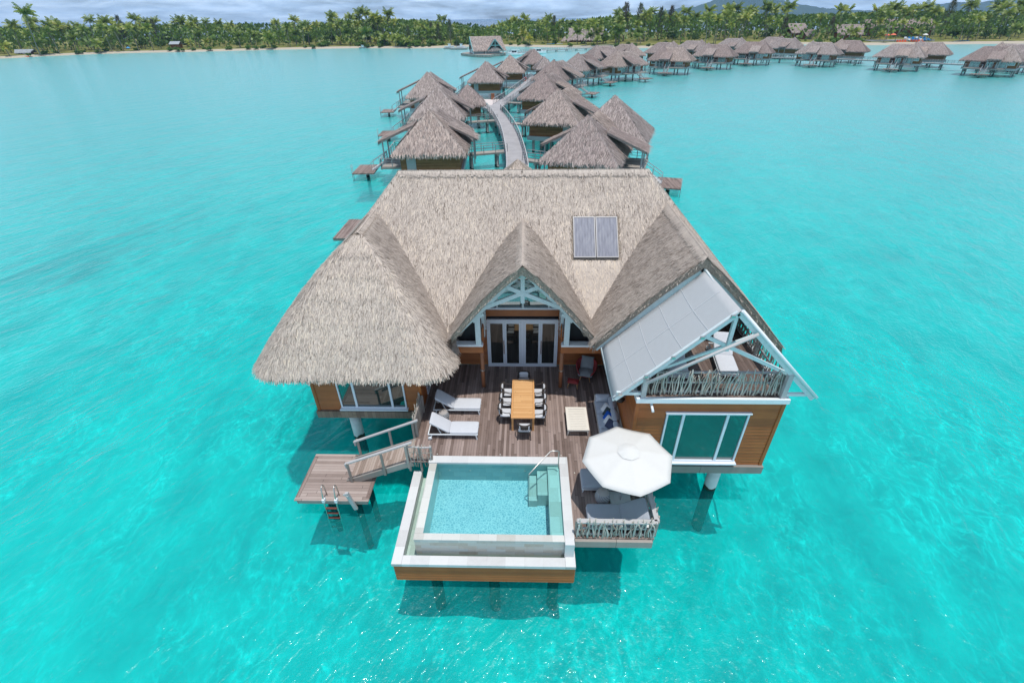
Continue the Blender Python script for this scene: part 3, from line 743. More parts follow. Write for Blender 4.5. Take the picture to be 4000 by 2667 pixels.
# pilings
for (x, y) in ((-7.75, 15.9), (-7.75, 21.), (-5.2, 18.6), (7.62, 13.15), (7.62, 18.), (5., 16.), (-2.5, 18.), (2.4, 18.), (-1., 24.), (5., 24.), (-2.6, 14.5), (2.6, 14.2)):
    mb = MB(); r = .24 if x in (-7.75, 7.62) else .2
    mb.tube([(x, y, WZ - 3.2), (x, y, WZ + .3), (x, y, -.3)], r, 16); mb.build('piling', M['piling'], villa)
# sun deck slab (three rectangles, one mesh) with joists
mb = MB()
mb.box(-4.38, 3.86, 12.72, 18.63, -.06, 0.); mb.box(1.62, 4.2, 9.32, 12.715, -.06, -.0005); mb.box(-4.45, -3.68, 12.45, 12.715, -.06, -.0005)
mb.build('sun_deck', M['deck'], villa)
mb = MB(); mb.box(1.64, 4.14, 9.22, 9.36, -.36, -.065); mb.box(4.08, 4.2, 9.365, 12.36, -.36, -.065)
mb.box(1.66, 4.05, 9.5, 18.5, -.3, -.12); mb.box(-4.4, 1.5, 12.8, 18.5, -.3, -.12); mb.box(-4.5, -4.36, 12.45, 15.15, -.3, -.065)
mb.build('deck_beam', M['grey_wood'], villa)
for (x, y) in ((-3.4, 12.85), (-.95, 12.85), (1.4, 12.85), (1.85, 12.), (3.6, 9.8), (1.8, 9.8)): mb = MB(); mb.lathe([(.028, .002), (.0, .012)], 10, (x, y, 0)); mb.build('deck_light', M['steel'], villa)
# roof collectors
for i, xc in enumerate((2.59, 3.58)):
    t = thing('solar_panel', ('left' if i == 0 else 'right') + ' one of the pair of bluish solar panels set into the thatch roof', 'solar panel', group='solar panels on the main roof')
    y0, z0 = 20.11, 8.1 - .9 * (22.6 - 20.11)
    t.location = (xc, y0, z0 + .07); t.rotation_euler = (math.atan(.9), 0, 0)
    f = MB(); hx, hy = .48, .98
    f.box(-hx, hx, -hy, -hy + .05, -.05, .06); f.box(-hx, hx, hy - .05, hy, -.05, .06); f.box(-hx, -hx + .04, -hy + .05, hy - .05, -.05, .06); f.box(hx - .04, hx, -hy + .05, hy - .05, -.05, .06)
    f.build('frame', M['grey_metal'], t)
    g = MB(); g.box(-hx + .04, hx - .04, -hy + .05, hy - .05, -.02, .045); g.build('glass_cover', M['solar'], t)
# ------------------------------------------------------------------ pool
pool = thing('plunge_pool', 'turquoise infinity plunge pool with white coping and orange timber skirt before the villa', 'pool', (-1.2, 10.6, WZ), world=True)
mb = MB(); mb.box(-3.66, 1.62, 12.38, 12.715, -.08, .05); mb.build('coping', M['coping'], pool, bevel=.008)
mb = MB(); mb.box(1.30, 1.62, 9.26, 12.377, -.08, .05); mb.build('coping', M['coping_side'], pool, bevel=.008)
mb = MB(); mb.box(1.31, 1.61, 9.02, 9.257, -.64, .047); mb.build('end_pillar', M['coping_side'], pool)
mb = MB(); mb.box(-4.33, -4.0, 8.68, 12.55, -.76, -.62); mb.build('coping', M['coping_side'], pool, bevel=.008)
mb = MB(); mb.box(1.33, 1.66, 8.68, 9.25, -.76, -.62); mb.build('coping', M['coping_side'], pool, bevel=.008)
mb = MB(); mb.box(-3.997, 1.327, 8.68, 9.0, -.76, -.62); mb.build('coping', M['coping'], pool, bevel=.008)
mb = MB(); mb.box(-3.4, 1.4, 9.3, 12.5, -1.06, -.96); mb.build('pool_floor', M['pool_floor'], pool)
mb = MB(); mb.box(-3.4, 1.4, 12.40, 12.6, -.955, -.085); mb.box(1.33, 1.5, 9.35, 12.395, -.955, -.085); mb.build('pool_wall', M['pool_wall'], pool)
mb = MB(); mb.box(-3.62, -3.34, 9.405, 12.375, -1.1, .0); mb.build('overflow_wall', M['quartz_top'], pool)
mb = MB(); mb.box(-3.62, 1.305, 9.16, 9.40, -.03, .001); mb.build('overflow_ledge', M['quartz_top'], pool)
mb = MB(); mb.box(-3.60, 1.305, 9.17, 9.395, -1.1, -.032); mb.build('tiled_wall', M['quartz'], pool)
mb = MB(); mb.box(.86, 1.325, 9.42, 12.39, -.95, -.14); mb.build('bench', M['quartz_top'], pool)
mb = MB(); mb.box(.47, .855, 11.25, 12.37, -.95, -.36); mb.build('step', M['quartz_top'], pool)
mb = MB(); mb.box(.15, .465, 11.2, 12.36, -.95, -.62); mb.build('step', M['quartz_top'], pool)
def sheet(x0, x1, y0, y1, z, n=1):
    mb = MB(); mb.add([(x0, y0, z), (x1, y0, z), (x1, y1, z), (x0, y1, z)], [(0, 1, 2, 3)]); return mb
sheet(-3.345, 1.305, 9.395, 12.385, -.025).build('pool_water', M['pool_water'], pool)
mb = MB(); mb.box(-3.995, 1.32, 8.99, 9.16, -1.15, -1.0); mb.box(-3.995, -3.625, 9.165, 12.5, -1.15, -1.0); mb.build('trough_floor', M['quartz_top'], pool)
mb = MB(); mb.add([(-4.0, 9.0, -.80), (1.33, 9.0, -.80), (1.33, 9.17, -.80), (-4.0, 9.17, -.80)], [(0, 1, 2, 3)]); mb.add([(-4.0, 9.17, -.80), (-3.62, 9.17, -.80), (-3.62, 12.5, -.80), (-4.0, 12.5, -.80)], [(0, 1, 2, 3)]); mb.build('trough_water', M['trough_water'], pool)
mb = MB(); mb.box(-4.27, -4.003, 8.77, 12.5, -1.6, -.765); mb.box(-4.0, 1.6, 8.77, 8.995, -1.6, -.765); mb.box(1.335, 1.6, 9.0, 9.25, -1.6, -.765); mb.build('trough_wall', M['coping_side'], pool)
mb = MB(); lap(mb, (-4.29, 8.76), (1.64, 8.76), -1.65, -.77, h=.15); lap(mb, (1.64, 8.76), (1.64, 9.3), -1.65, -.77, h=.15); lap(mb, (-4.29, 12.5), (-4.29, 8.76), -1.65, -.77, h=.15)
mb.build('timber_skirt', M['siding'], pool)
mb = MB(); mb.box(-4.26, 1.61, 8.82, 12.7, -1.68, -1.61); mb.build('base_slab', M['concrete'], pool)
for x in (-3.2, -1.1, 1.05):
    mb = MB(); mb.tube([(x, 9.5, WZ - 3.2), (x, 9.5, -1.65)], .2, 14); mb.build('piling', M['piling'], pool)
mb = MB(); mb.tube([(.15, 11.42, -.62), (.15, 11.42, .42), (.17, 11.47, .52), (.92, 12.14, .95), (1.0, 12.16, .97), (1.2, 12.16, .97), (1.25, 12.16, .93), (1.25, 12.16, .05)], .022, 8)
mb.build('handrail', M['steel'], pool)
for x in (-2.9, -2.1, -.9, .0):
    mb = MB(); mb.lathe([(.05, 0), (.035, .012), (.0, .012)], 10, M=Matrix.Translation((x, 12.398, -.4)) @ Matrix.Rotation(R(90), 4, 'X')); mb.build('water_jet', M['steel'], pool)

# ------------------------------------------------------------------ swim platform with ramp and ladder
plat = thing('swim_platform', 'low weathered timber swim platform with ramp and steel ladder left of the pool', 'platform', (-7.4, 12.7, WZ), world=True)
mb = MB(); mb.box(-8.70, -6.12, 11.68, 13.75, -1.27, -1.225); mb.build('platform_deck', M['deck_x'], plat)
mb = MB(); mb.box(-8.85, -5.97, 11.54, 11.678, -1.27, -1.22); mb.build('edge_board', M['deck_x'], plat)
mb = MB(); mb.box(-8.85, -5.97, 13.752, 13.89, -1.27, -1.22); mb.build('edge_board', M['deck_x'], plat)
mb = MB(); mb.box(-8.85, -8.702, 11.68, 13.75, -1.27, -1.22); mb.build('edge_board', M['deck'], plat)
mb = MB(); mb.box(-6.118, -5.97, 11.68, 13.75, -1.27, -1.22); mb.build('edge_board', M['deck'], plat)
mb = MB(); mb.box(-8.78, -6.04, 11.58, 11.64, -1.46, -1.275); mb.box(-8.78, -6.04, 13.79, 13.85, -1.46, -1.275); mb.box(-8.78, -8.72, 11.645, 13.785, -1.46, -1.275); mb.box(-6.1, -6.04, 11.645, 13.785, -1.46, -1.275); mb.build('frame', M['grey_wood'], plat)
for x, y in ((-6.7, 12.1), (-6.7, 13.4), (-8.1, 12.6)):
    mb = MB(); mb.tube([(x, y, WZ - 3), (x, y, -1.3)], .13, 10); mb.build('piling', M['pile_grey'], plat)
ra, rb = Vector((-4.36, 13.09, -.05)), Vector((-6.98, 13.09, -1.2))
mb = MB(); mb.bar(ra, rb, 1.08, .045, up=(0, 0, 1)); mb.build('ramp', M['ramp'], plat)
for y in (12.5, 13.68):
    mb = MB(); mb.bar((-4.3, y, -.13), (-7.05, y, -1.3), .06, .26); mb.build('stringer', M['grey_wood'], plat)
    h = MB(); h.bar((-4.22, y, .97), (-6.98, y, -.25), .11, .05); h.bar((-6.95, y, -.26), (-6.95, y, -.46), .06, .06); hr = h.build('handrail', M['rail_light'], plat)
    for u in (.06, .42, .93):
        p = MB(); x = -4.3 - 2.75 * u; z = -.13 - 1.17 * u; p.box(x - .045, x + .045, y - .085 if y < 13 else y + .035, y - .035 if y < 13 else y + .085, z - .16, z + 1.05); p.build('rail_post', M['grey_wood'], hr)
mb = MB(); Mx = Matrix.Translation((-6.5, 11.49, -1.62)) @ Matrix.Rotation(R(-9), 4, 'Y') @ Matrix.Rotation(R(3), 4, 'X'); mb.box(-.065, .065, -.05, .05, 0, 1.02, M=Mx); mb.bar(Mx @ Vector((-.14, -.02, .98)), Mx @ Vector((.03, -.06, .86)), .04, .05); mb.build('mooring_post', M['rail_light'], plat)
lad = thing('swim_ladder', 'steel swim ladder with red brown treads hooked over the swim platform edge', 'ladder', (-7.4, 11.45, -1.2), world=True)

for x in (-7.65, -7.17):
    mb = MB(); mb.tube([(x, 11.80, -1.22), (x, 11.79, -.72), (x, 11.74, -.55), (x, 11.66, -.5), (x, 11.57, -.58), (x, 11.50, -.9), (x, 11.43, -1.35), (x, 11.36, -3.0)], .024, 8); mb.build('side_rail', M['steel'], lad)
    mb = MB(); mb.box(x - .05, x + .05, 11.42, 11.56, -1.20, -1.05); mb.build('bracket', M['white'], lad)
for k in range(5):
    z = -1.5 - .27 * k; mb = MB(); yy = 11.41 - .012 * k; mb.box(-7.63, -7.19, yy - .04, yy + .04, z - .015, z + .015); mb.build('tread', M['tread'], lad)
# second platform, seen past the left wing
rp = thing('timber_platform', 'bare timber platform corner showing behind the left slope of the villa roof', 'platform', (-15, 40, WZ), world=True)
mb = MB(); mb.box(-16.3, -12.6, 37.9, 42.5, -1.3, -1.24); mb.build('platform_deck', M['deck'], rp)
mb = MB(); mb.box(-16.3, -12.6, 37.95, 38.05, -1.5, -1.305); mb.box(-16.25, -16.15, 38.06, 42.4, -1.5, -1.305); mb.build('frame', M['grey_wood'], rp)
for x in (-15.4, -13.4):
    mb = MB(); mb.tube([(x, 39, WZ - 3), (x, 39, -1.3)], .15, 8); mb.build('piling', M['pile_grey'], rp)

# ------------------------------------------------------------------ driftwood railings
def twig(mb, p, h, lean, r, fork=True, nrm=(0, -1)):
    k = 7; pts = []; ph = rng.random() * 6; am = rng.uniform(.01, .05)
    for i in range(k):
        u = i / (k - 1)
        s = lean * u + am * math.sin(ph + u * rng.uniform(4, 7)); o = .02 * math.sin(ph * 2 + u * 5)
        pts.append((p[0] + s * abs(nrm[1]) + o * nrm[0], p[1] + s * abs(nrm[0]) + o * nrm[1], p[2] + h * u))
    mb.tube(pts, [r * (1.1 - .45 * i / (k - 1)) for i in range(k)], 6)
    if fork and rng.random() < .35:
        a = Vector(pts[4]); b = a + Vector((rng.choice((-1, 1)) * .09 * abs(nrm[1]), rng.choice((-1, 1)) * .09 * abs(nrm[0]), h * .3)); mb.tube([a, (a + b) / 2 + Vector((.01, 0, 0)), b], [r * .7, r * .6, r * .4], 5)
def twig_rail(name, label, a, b, z0, h, n, top=.9, wide=.1, over=.12, board=False, tr=(.016, .028), rails=(.12,), rmat='rail_light'):
    a3, b3 = Vector((*a, z0)), Vector((*b, z0)); d = (b3 - a3).normalized(); nn = Vector((d.y, -d.x, 0))
    t = thing(name, label, 'railing', tuple(a3), world=True)
    r = MB(); r.bar(a3 + Vector((0, 0, top)) - nn * .03, b3 + Vector((0, 0, top)) - nn * .03, wide, .05); r.build('top_rail', M[rmat], t)
    for q in rails:
        r = MB(); r.bar(a3 + Vector((0, 0, q)) - nn * .02, b3 + Vector((0, 0, q)) - nn * .02, .05, .06); r.build('rail', M[rmat], t)
    L = (b3 - a3).length
    for i in range(max(2, int(L / 1.6) + 1)):
        u = i / max(1, int(L / 1.6)); p = a3 + d * (L * u) - nn * .06; r = MB(); r.box(p.x - .045, p.x + .045, p.y - .045, p.y + .045, z0, z0 + top); r.build('post', M['grey_wood'], t)
    for i in range(n):
        u = (i + rng.uniform(.2, .8)) / n; p = a3 + d * (L * u) + nn * rng.uniform(.02, .05)
        m2 = MB(); twig(m2, (p.x, p.y, p.z + rng.uniform(-.02, .05)), h * rng.uniform(.82, 1.06) + (over if rng.random() < .3 else 0), rng.uniform(-.12, .12), rng.uniform(*tr), True, (nn.x, nn.y)); m2.build('twig', M['twig'], t)
    return t
twig_rail('driftwood_railing', 'driftwood twig railing along the front edge of the umbrella deck beside the pool', (1.68, 9.40), (4.22, 9.40), -.02, .80, 42, .74, .16, tr=(.018, .034), rails=(.1, .4))
twig_rail('driftwood_railing', 'short driftwood railing with flat boards right of the umbrella, facing the lagoon', (4.24, 9.45), (4.24, 12.3), -.02, .78, 30, .74, .16, tr=(.018, .032), rails=(.1, .4))
twig_rail('driftwood_railing', 'long driftwood stick balustrade along the front of the upper balcony', (4.12, 12.62), (8.58, 12.62), 3.31, .95, 56, .92, .08, tr=(.02, .032), rails=(.1, .5), rmat='rail')
twig_rail('driftwood_railing', 'driftwood stick balustrade on the right flank of the upper balcony under the thatch', (8.66, 12.75), (8.66, 16.9), 3.31, 1.0, 44, .92, .08, tr=(.02, .03), rails=(.1, .5), rmat='rail')
t = twig_rail('driftwood_railing', 'boarded driftwood rail between the ramp and the left wing wall', (-4.40, 15.22), (-4.40, 13.80), 0, 1.02, 22, .9, .06, tr=(.016, .026), rmat='grey_wood')
mb = MB()
for k in range(6): mb.box(-4.365, -4.335, 13.8, 15.22, .1 + k * .14, .225 + k * .14)
mb.build('board', M['grey_wood'], t)
t = thing('driftwood_trellis', 'small square trellis of driftwood sticks at the back left corner of the pool', 'trellis', (-4.0, 12.46, 0), world=True)
for i in range(8):
    m2 = MB(); x = -4.46 + i * .125; twig(m2, (x, 12.46 + rng.uniform(-.02, .02), -.3), 1.22 * rng.uniform(.92, 1.06), rng.uniform(-.05, .05), .017, False); m2.build('upright_stick', M['twig'], t)
for k, z in enumerate((-.05, .18, .45, .74)):
    m2 = MB(); m2.tube([(-4.5, 12.48, z), (-4.2, 12.485, z + .02), (-3.9, 12.48, z - .01), (-3.5, 12.485, z + .01)], .017 if k != 3 else .03, 6); m2.build('cross_stick', M['twig'] if k != 3 else M['rail_light'], t)
for x in (-4.45, -4.0, -3.55):
    m2 = MB(); m2.box(x - .04, x + .04, 12.50, 12.58, -.6, .75); m2.build('post', M['grey_wood'], t)

# ------------------------------------------------------------------ balcony awning
aw = thing('shade_awning', 'pale grey canvas awning on a gabled timber frame in front of the balcony', 'awning', (6.35, 12.5, 3.3), world=True)
mb = MB(); nu, nv = 16, 12; vs = []
A0, A1 = Vector((6.40, 15.62, 6.50)), Vector((3.02, 15.62, 3.12)); B0, B1 = Vector((6.42, 12.42, 6.72)), Vector((3.0, 12.42, 3.24))
for j in range(nv + 1):
    v = j / nv
    for i in range(-2, nu + 1):
        u = i / nu
        P = A0.lerp(A1, max(u, 0)).lerp(B0.lerp(B1, max(u, 0)), v)
        if u < 0: P = P + Vector((-u * 2.6, 0, u * 2.6 + .0))
        sag = -.06 * math.sin(math.pi * max(u, 0)) * math.sin(math.pi * v) + .012 * math.sin(u * 14 + v * 3)
        vs.append(P + Vector((sag * .7, 0, sag)))
w = nu + 3
mb.add(vs, [(j * w + i, j * w + i + 1, (j + 1) * w + i + 1, (j + 1) * w + i) for j in range(nv) for i in range(w - 1)], 0, None, True)
o = mb.build('canvas', M['canvas_grey'], aw); sd = o.modifiers.new('thick', 'SOLIDIFY'); sd.thickness = .012
mb = MB()
def seam(a, b, k=14):
    pts = []
    for i in range(k + 1):
        u = a[0] + (b[0] - a[0]) * i / k; v = a[1] + (b[1] - a[1]) * i / k
        P = A0.lerp(A1, u).lerp(B0.lerp(B1, u), v); sag = -.06 * math.sin(math.pi * u) * math.sin(math.pi * v) + .012 * math.sin(u * 14 + v * 3)
        pts.append(P + Vector((sag * .7 - .010, 0, sag + .011)))
    for p, q in zip(pts[:-1], pts[1:]): mb.bar(p, q, .014, .004, up=(-.7, 0, .7))
seam((.02, .52), (.98, .52))
for u in (.22, .42, .62, .82): seam((u, .03), (u, .97))
mb.build('seam', M['canvas_seam'], aw)
for k in range(5):
    u = .06 + .22 * k; P = B0.lerp(B1, u); mb = MB(); mb.box(P.x - .06, P.x + .06, 12.36, 12.44, P.z - .02, P.z + .05); mb.build('clamp', M['steel'], aw)
ap, le, ri = Vector((6.4, 12.5, 6.60)), Vector((3.06, 12.5, 3.18)), Vector((9.68, 12.5, 3.26))
mb = MB(); mb.bar(ap, le, .10, .16); mb.build('rafter', M['beam'], aw)
mb = MB(); mb.bar(ap, ri, .10, .16); mb.build('rafter', M['beam'], aw)
mb = MB(); mb.tube([ap + Vector((.05, -.1, .12)), ri + Vector((.05, -.1, .12))], .055, 10); mb.build('roller_tube', M['white'], aw)
mb = MB(); mb.bar(ap + Vector((0, .09, 0)), (6.4, 12.59, 5.15), .11, .11, up=(0, 1, 0)); mb.build('king_post', M['beam'], aw)
mb = MB(); mb.tube([(4.0, 12.32, 4.02), (7.1, 12.32, 5.95)], .055, 10); mb.build('brace', M['rail_light'], aw)
mb = MB(); mb.bar((5.55, 12.62, 5.72), (8.75, 12.62, 4.15), .07, .12); mb.build('brace', M['beam'], aw)
mb = MB(); mb.bar((4.0, 12.68, 4.1), (7.3, 12.68, 5.72), .07, .10); mb.build('brace', M['beam'], aw)
for x, h in ((4.0, 4.12), (8.66, 4.28)):
    mb = MB(); mb.box(x - .08, x + .08, 12.42, 12.58, 3.30, h); mb.build('frame_post', M['rail_light'], aw)
for a, b in ((3.1, 3.93), (8.74, 9.55)): mb = MB(); mb.bar((a, 12.52, 3.42), (b, 12.52, 3.42), .09, .11); mb.build('outrigger', M['beam'], aw)
for x, z in ((3.04, 3.1), (9.7, 3.2), (6.4, 6.5)):
    mb = MB(); mb.bar((x, 12.55, z), (x, 15.9, z - .04), .07, .12); mb.build('purlin', M['beam'], aw)

# ------------------------------------------------------------------ furniture
def lounger_parts(t, cm, fm, W=.68):
    f = MB()
    for y in (-W / 2, W / 2): f.bar((-1.02, y, .25), (.98, y, .25), .035, .05)
    for x in (-1.0, .96): f.bar((x, -W / 2, .25), (x, W / 2, .25), .035, .05)
    f.build('frame', fm, t)
    for y in (-W / 2, W / 2):
        l = MB(); l.bar((.90, y, .25), (.95, y, 0), .04, .04, up=(1, 0, 0)); l.build('leg', fm, t)
        l = MB(); l.bar((-.86, y, .25), (-.92, y, .06), .04, .04, up=(1, 0, 0)); l.build('leg', fm, t)
        w = MB(); s = 1 if y > 0 else -1
        w.lathe([(.0, -.025), (.075, -.025), (.085, 0), (.075, .025), (.0, .025)], 14, M=Matrix.Translation((-.94, y + s * .05, .085)) @ Matrix.Rotation(R(90), 4, 'X')); w.build('wheel', M['white'], t)
    m = MB(); m.cushion(-.16, .99, -W / 2 + .005, W / 2 - .005, .275, .36); m.build('mattress', cm, t)
    b = MB(); Mx = Matrix.Translation((-.17, 0, .30)) @ Matrix.Rotation(R(180), 4, 'Z') @ Matrix.Rotation(R(-36), 4, 'Y'); b.cushion(0, .92, -W / 2 + .005, W / 2 - .005, -.02, .065, M=Mx)
    b.build('backrest', cm, t)
    s = MB()
    for y in (-W / 2 + .06, W / 2 - .06): s.bar((-.62, y, .58), (-.5, y, .26), .025, .025, up=(0, 1, 0))
    s.build('strut', fm, t)
def place(t, loc, rz, label=None):
    t.location = loc; t.rotation_euler = (0, 0, R(rz))
    if label: t['label'] = label
    return t
l0 = thing('sun_lounger', 'white sun lounger near the left wing wall, its raised back half in shade', 'sun lounger', group='white sun loungers')
lounger_parts(l0, M['cush_white'], M['white']); place(l0, (-2.88, 15.42, 0), 0)
place(copy_tree(l0), (-2.86, 13.98, 0), 0, 'white sun lounger nearest the pool on the sun deck, fully in sun')
place(copy_tree(l0), (7.27, 14.3, 3.31), -97, 'white sun lounger on the upper balcony showing beneath the awning brace')
place(copy_tree(l0), (5.5, 14.2, 3.31), -97, 'white sun lounger on the upper balcony mostly hidden by the grey canvas')
def chaise_parts(t):
    W = .86
    f = MB(); f.box(-1.0, 1.0, -W / 2 + .03, W / 2 - .03, .18, .225); f.build('frame', M['white'], t)
    for x in (-.92, .93):
        for y in (-W / 2 + .08, W / 2 - .08):
            l = MB(); l.tube([(x, y, .2), (x + .03 * (1 if x > 0 else -1), y, .0)], [.028, .018], 8); l.build('leg', M['white'], t)
    m = MB(); m.cushion(-.12, 1.0, -W / 2, W / 2, .23, .38, r=.04); m.build('mattress', M['cush_grey'], t)
    b = MB(); Mx = Matrix.Translation((-.13, 0, .26)) @ Matrix.Rotation(R(180), 4, 'Z') @ Matrix.Rotation(R(-27), 4, 'Y'); b.cushion(0, .92, -W / 2, W / 2, -.02, .12, M=Mx, r=.04); b.build('backrest', M['cush_grey'], t)
c0 = thing('chaise_lounge', 'slate grey chaise tucked under the rear of the white umbrella', 'chaise', group='grey chaises under the umbrella'); chaise_parts(c0)
place(c0, (3.02, 11.47, 0), 180)
place(copy_tree(c0), (3.08, 9.94, 0), 180, 'slate grey chaise with raised back just behind the front driftwood railing')
# stools
def stool(loc, r, h, label):
    t = thing('woven_stool', label, 'side table', loc, group='round woven side tables')
    m = MB(); m.lathe([(r * .62, 0), (r * .86, h * .2), (r, h * .5), (r * .9, h * .78), (r * .74, h)], 28); m.build('base', M['woven'], t)
    m = MB(); m.lathe([(r * .74, h), (r * .72, h + .015), (0, h + .015)], 28); m.build('top', M['woven_top'], t)
stool((-3.40, 14.74, 0), .24, .44, 'round woven rope side table between the two white sun loungers')
stool((2.70, 10.76, 0), .27, .48, 'bulbous woven rope side table under the umbrella between the grey chaises')
# dining table
t = thing('dining_table', 'long golden teak dining table with slatted top on the shaded deck', 'table', (-.08, 15.33, 0))
m = MB(); m.box(-.40, .40, -1.14, 1.14, .715, .745); m.build('tabletop', M['teak'], t)
m = MB(); m.box(-.48, .48, 1.145, 1.23, .70, .752); m.box(-.48, .48, -1.23, -1.145, .70, .752); m.box(-.48, -.405, -1.14, 1.14, .70, .752); m.box(.405, .48, -1.14, 1.14, .70, .752); m.build('rim', M['teak_plain'], t, bevel=.006)
for x in (-.42, .42):
    for y in (-1.15, 1.15):
        m = MB(); m.box(x - .04, x + .04, y - .04, y + .04, 0, .70); m.build('leg', M['teak_plain'], t)
def chair_parts(t):
    # faces +y (toward the table)
    s = MB()
    for k in range(13):
        a0, a1 = R(200 + k * 140 / 13), R(200 + (k + 1) * 140 / 13)
        P = lambda a, z, r=1.: (.28 * r * math.cos(a), -.02 + .27 * r * math.sin(a), z)
        b0 = .60 - .06 * abs(k - 6) / 6; 
        s.add([P(a0, b0), P(a1, b0), P(a1, .82, 1.06), P(a0, .82, 1.06)], [(0, 1, 2, 3)], 0, None, True)
    o = s.build('backrest', M['wicker_brown'], t); q = o.modifiers.new('thick', 'SOLIDIFY'); q.thickness = .035
    for sx in (-1, 1): a = MB(); a.tube([(sx * .27, -.12, .70), (sx * .29, .05, .66), (sx * .27, .20, .64), (sx * .26, .24, .42)], [.02, .018, .018, .02], 6); a.build('armrest', M['wicker_brown'], t)
    f = MB(); f.box(-.25, .25, -.24, .25, .36, .40); f.build('seat', M['wicker_brown'], t, bevel=.01)
    c = MB(); c.cushion(-.24, .24, -.2, .25, .40, .46, r=.02, n=3); c.build('cushion', M['cush_white'], t)
    c = MB(); c.cushion(-.2, .2, -.25, -.17, .50, .78, r=.02, n=3); c.build('back_cushion', M['cush_white'], t)
    for x in (-.24, .24):
        for y in (-.22, .23):
            l = MB(); l.tube([(x, y, .4), (x * 1.1, y * 1.12, 0)], [.02, .014], 6); l.build('leg', M['wicker_brown'], t)
ch = thing('dining_chair', '', 'chair', group='chairs around the dining table'); chair_parts(ch)
first = True
for (x, y, rz, lab) in ((-.78, 16.05, -90, 'dark wicker dining chair on the table\'s left side, farthest from the pool'), (-.80, 15.42, -90, 'middle dark wicker dining chair on the left side of the table'), (-.82, 14.76, -90, 'dark wicker dining chair on the table\'s left side, closest to the pool'),
                        (.62, 16.05, 90, 'dark wicker dining chair on the table\'s right side, farthest from the pool'), (.64, 15.40, 90, 'middle dark wicker dining chair on the right side of the table'), (.62, 14.70, 90, 'dark wicker dining chair on the table\'s right side, closest to the pool'),
                        (-.02, 13.86, 0, 'dark wicker dining chair at the sunny table head, its back to the pool'), (-.06, 16.82, 180, 'dark wicker dining chair at the shaded far head of the table by the doors')):
    c = ch if first else copy_tree(ch); first = False
    place(c, (x, y, 0), rz, lab)
# coffee table
t = thing('coffee_table', 'low cream slatted coffee table in front of the sofa', 'table', (2.14, 14.54, 0))
m = MB(); W, L = .435, .68
m.box(-W, -W + .10, -L, L, .30, .35); m.box(W - .10, W, -L, L, .30, .35); m.box(-W + .10, W - .10, -L, -L + .12, .30, .35); m.box(-W + .10, W - .10, L - .12, L, .30, .35)
k = 11
for i in range(k): y = -L + .135 + i * (2 * L - .27 - .09) / (k - 1); m.box(-W + .10, W - .10, y, y + .09, .305, .347)
m.build('tabletop', M['cream'], t)
m = MB(); m.box(-W + .03, W - .03, -L + .03, -L + .06, .24, .298); m.box(-W + .03, W - .03, L - .06, L - .03, .24, .298); m.box(-W + .03, -W + .06, -L + .065, L - .065, .24, .298); m.box(W - .06, W - .03, -L + .065, L - .065, .24, .298); m.build('apron', M['cream'], t)
for x in (-W + .05, W - .05):
    for y in (-L + .05, L - .05):
        l = MB(); l.tube([(x, y, .3), (x * 1.06, y * 1.03, 0)], [.03, .018], 8); l.build('leg', M['cream'], t)
# sofa
t = thing('outdoor_sofa', 'pale blue grey corner sofa against the right wing wall', 'sofa', (3.42, 14.45, 0), world=True)
m = MB(); m.box(2.98, 3.84, 13.05, 15.76, .10, .20); m.box(3.78, 3.84, 13.05, 15.76, .20, .62); m.box(2.98, 3.775, 15.70, 15.76, .20, .60); m.build('frame', M['cream'], t)
for k, (a, b) in enumerate(((13.08, 13.95), (13.96, 14.83), (14.84, 15.69))):
    m = MB(); m.cushion(2.98, 3.72, a, b, .205, .40, r=.05, puff=.02); m.build('seat_cushion', M['cush_sofa'], t)
for k, (a, b) in enumerate(((13.08, 13.98), (14.0, 14.72), (14.74, 15.46))):
    m = MB(); m.cushion(-.17, .17, a, b, -.11, .11, M=Matrix.Translation((3.62, 0, .60)) @ Matrix.Rotation(R(72), 4, 'Y'), r=.06, puff=.05); m.build('back_cushion', M['cush_sofa'], t)
m = MB(); m.cushion(3.0, 3.6, -.17, .17, -.1, .1, M=Matrix.Translation((0, 15.56, .58)) @ Matrix.Rotation(R(70), 4, 'X'), r=.06, puff=.05); m.build('back_cushion', M['cush_sofa'], t)
for (x, y) in ((3.05, 13.12), (3.05, 15.68), (3.78, 13.12), (3.78, 15.68)):
    l = MB(); l.tube([(x, y, .1), (x, y, 0)], .025, 8); l.build('leg', M['cream'], t)
for (x, y, rz, m_, lab) in ((3.34, 14.92, 25, 'pil_white', 'white scatter pillow on the sofa nearest its corner'), (3.40, 14.66, 40, 'pil_char', 'charcoal scatter pillow on the sofa between the white and blue ones'), (3.38, 14.42, 38, 'pil_blue', 'bright blue scatter pillow on the sofa'), (3.37, 14.18, 30, 'pil_white', 'white scatter pillow on the sofa in front of the blue one'), (3.40, 13.98, 42, 'pil_navy', 'dark navy scatter pillow at the umbrella end of the sofa')):
    m = MB(); m.cushion(-.19, .19, -.19, .19, -.05, .05, r=.045, puff=.03); o = m.build('scatter_pillow', M[m_]); tag(o, lab, 'pillow', 'scatter pillows on the sofa')
    o.location = (x, y, .56); o.rotation_euler = (R(rng.uniform(-8, 8)), R(-48), R(rz))
